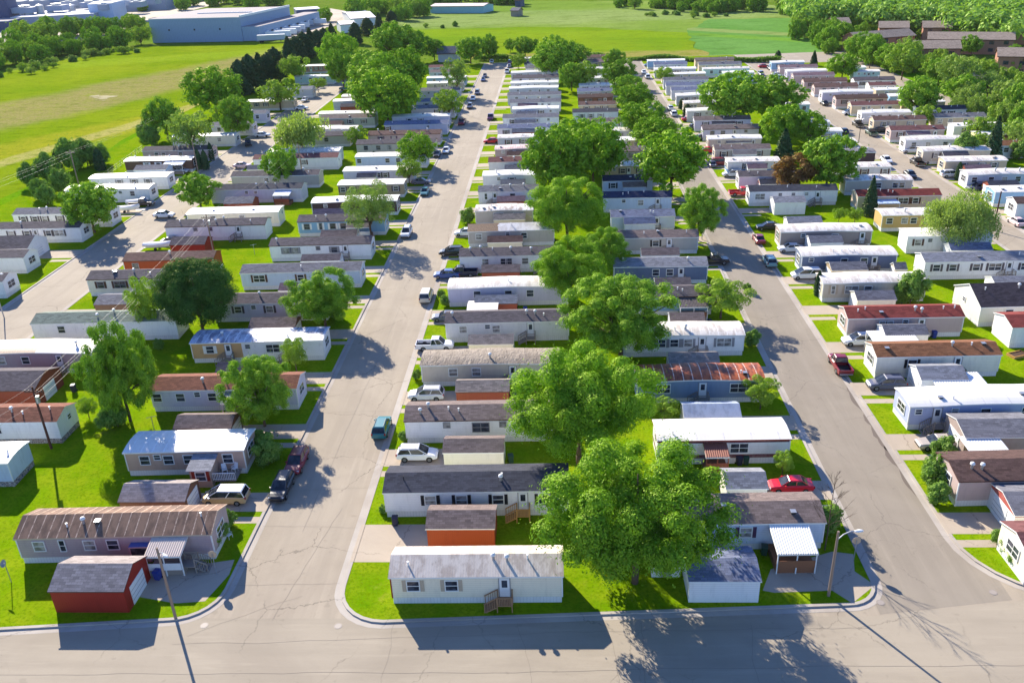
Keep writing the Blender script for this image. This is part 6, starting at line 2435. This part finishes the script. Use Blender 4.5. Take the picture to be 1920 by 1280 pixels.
belt([(1190, 12), (1280, 14), (1360, 22), (1440, 18), (1490, 26)], 44, (16, 32), K1, 'leafy tree along the top edge of the far fields', 'trees edging the far fields', 7, spread=18)
belt([(1210, 26), (1300, 30), (1380, 30)], 14, (9, 16), ['bush', 'light'], 'low shrub at the top edge of the crop field', 'shrubs edging the crop field', 8, (.7, 1), 12)
belt([(760, 55), (830, 52), (850, 48)], 4, (8, 12), ['bush', 'light'], 'lone small tree in the far meadow', 'lone trees in the meadow', 9, (.9, 1.1), 6)
belt([(1500, 58), (1515, 72), (1545, 90), (1560, 104), (1600, 122)], 12, (26, 40), K1, 'leafy tree between the crop field and the apartments', 'trees beside the crop field', 10, (1.1, 1.6), 8)
belt([(1640, 112), (1700, 128), (1740, 140), (1800, 150), (1870, 165), (1915, 190)], 22, (26, 46), ['light', 'loose', 'ash'], 'pale leafy tree in the belt behind the back row of homes', 'trees behind the back row', 11, (1.15, 1.6), 8)
belt([(1800, 205), (1850, 230), (1905, 265), (1960, 300)], 12, (40, 62), ['loose', 'ash', 'light'], 'pale leafy tree along the park road', 'trees along the park road', 12, (1.1, 1.5), 5)
belt([(1600, 72), (1700, 66), (1800, 78), (1900, 96)], 14, (16, 28), ['ash', 'light'], 'small tree between the apartment blocks', 'trees between the apartment blocks', 13, (1, 1.4), 8)
belt([(450, 170), (520, 130), (600, 85), (680, 62), (740, 40)], 0, (10, 20), ['ash'], '', '', 14)

# the far wood: one mass of crowns
rng = np.random.default_rng(77)
WP = [at(*p) for p in ((1500, 62), (1560, 60), (1640, 64), (1760, 72), (1860, 92), (1950, 100), (1990, 30), (1800, 16), (1500, 4), (1470, 30))]
poly2 = np.array([[p.x, p.y] for p in WP])
lo_, hi_ = poly2.min(0), poly2.max(0)


def inside(q):
    c = False
    n = len(poly2)
    for i in range(n):
        a, b_ = poly2[i], poly2[i - 1]
        if (a[1] > q[1]) != (b_[1] > q[1]) and q[0] < (b_[0] - a[0]) * (q[1] - a[1]) / (b_[1] - a[1]) + a[0]:
            c = not c
    return c


cen_, nor_ = [], []
cnt = 0
while cnt < 520:
    q = lo_ + (hi_ - lo_) * rng.random(2)
    if not inside(q):
        continue
    cnt += 1
    w_, h_ = rng.uniform(8, 14), rng.uniform(11, 17)
    n = 110
    d = rng.normal(size=(n, 3))
    d[:, 2] = np.abs(d[:, 2]) * 1.0 - .35
    d /= np.linalg.norm(d, axis=1, keepdims=True)
    rr = rng.uniform(.6, 1, (n, 1))
    cen_.append(np.array([q[0], q[1], h_ * .55]) + d * rr * np.array([w_ / 2, w_ / 2, h_ * .45]))
    nor_.append(d + rng.normal(size=(n, 3)) * .5 + np.array([0, 0, .3]))
cen_ = np.concatenate(cen_)
nor_ = np.concatenate(nor_)
o0 = cen_.mean(0)
o0[2] = 0
o = put('far_wood', leaf_mesh('far_wood', cen_ - o0, nor_, .95, LEAF['far'], rng), None, (o0[0], o0[1], GROUND_Z))
o['kind'] = 'stuff'

for k, (x, y, r_, h_) in enumerate(((60, 48, 3.5, 11), (82, 46, 3.0, 14), (100, 45, 2.6, 9), (140, 40, 3, 12))):
    p = at(x, y)
    m = MB()
    m.tube((0, 0, 0), (0, 0, h_), r_, M_STEEL, 16)
    m.tube((0, 0, h_), (0, 0, h_ + 1.2), r_, M_STEEL, 16, .4)
    tag(m.build('storage_silo', None, (p.x, p.y, GROUND_Z)), f'steel silo in the dark factory yard, {ORD[k]} towards the box-shaped block', 'silo', 'silos at the factory')
for k in range(11):
    p = at(58 + 13 * k, 60 - 1.5 * k)
    root = empty('rail_wagon', (p.x, p.y, GROUND_Z), .22)
    tag(root, 'rail wagon standing in the line between the factory and the tree belt', 'rail wagon', 'rail wagons behind the tree belt')
    m = MB()
    m.box(-6.5, 6.5, -1.4, 1.4, 1.0, 4.2, M_DARK if k % 3 else M_FACT, M_PALEROOF)
    m.build('wagon_body', root)
    for x in (-4.5, 4.5):
        m = MB()
        m.box(x - 1.2, x + 1.2, -1.1, 1.1, .1, 1.0, M_DARK)
        m.build('bogie', root)

# ------------------------------------------------------------------ the air between here and the far fields
hz = MB()
hz.box(-1500, 1500, -120, 1700, -6, 82, M_WHITE)
hz = hz.build('haze')
hz['kind'] = 'stuff'
hm_ = bpy.data.materials.new('thin summer haze')
hm_.use_nodes = True
hm_.node_tree.nodes.remove(hm_.node_tree.nodes['Principled BSDF'])
pv = hm_.node_tree.nodes.new('ShaderNodeVolumePrincipled')
pv.inputs['Color'].default_value = (.97, .96, .9, 1)
pv.inputs['Density'].default_value = .00003
hm_.node_tree.links.new(pv.outputs[0], hm_.node_tree.nodes['Material Output'].inputs['Volume'])
hz.data.materials.clear()
hz.data.materials.append(hm_)

# ------------------------------------------------------------------ labels that single things out
for lab, os_ in list(USED.items()):
    gs = {o.get('group') for o in os_}
    if len(os_) < 2:
        continue
    if len(os_) >= 2 and lab.startswith(('leafy tree', 'low scrubby', 'small far', 'low shrub', 'lone small', 'pale leafy', 'small tree between', 'dark spruce', 'white semi', 'rail wagon')):
        continue
    os_.sort(key=lambda o: o.location.y)
    if len(os_) == 2:
        words_ = ['nearer one', 'farther one']
    else:
        words_ = [f'{ORD[k]} one' for k in range(len(os_))]
        words_[-1] = 'backmost one'
    for o, w_ in zip(os_, words_):
        o['label'] = f"{lab}, {w_}"
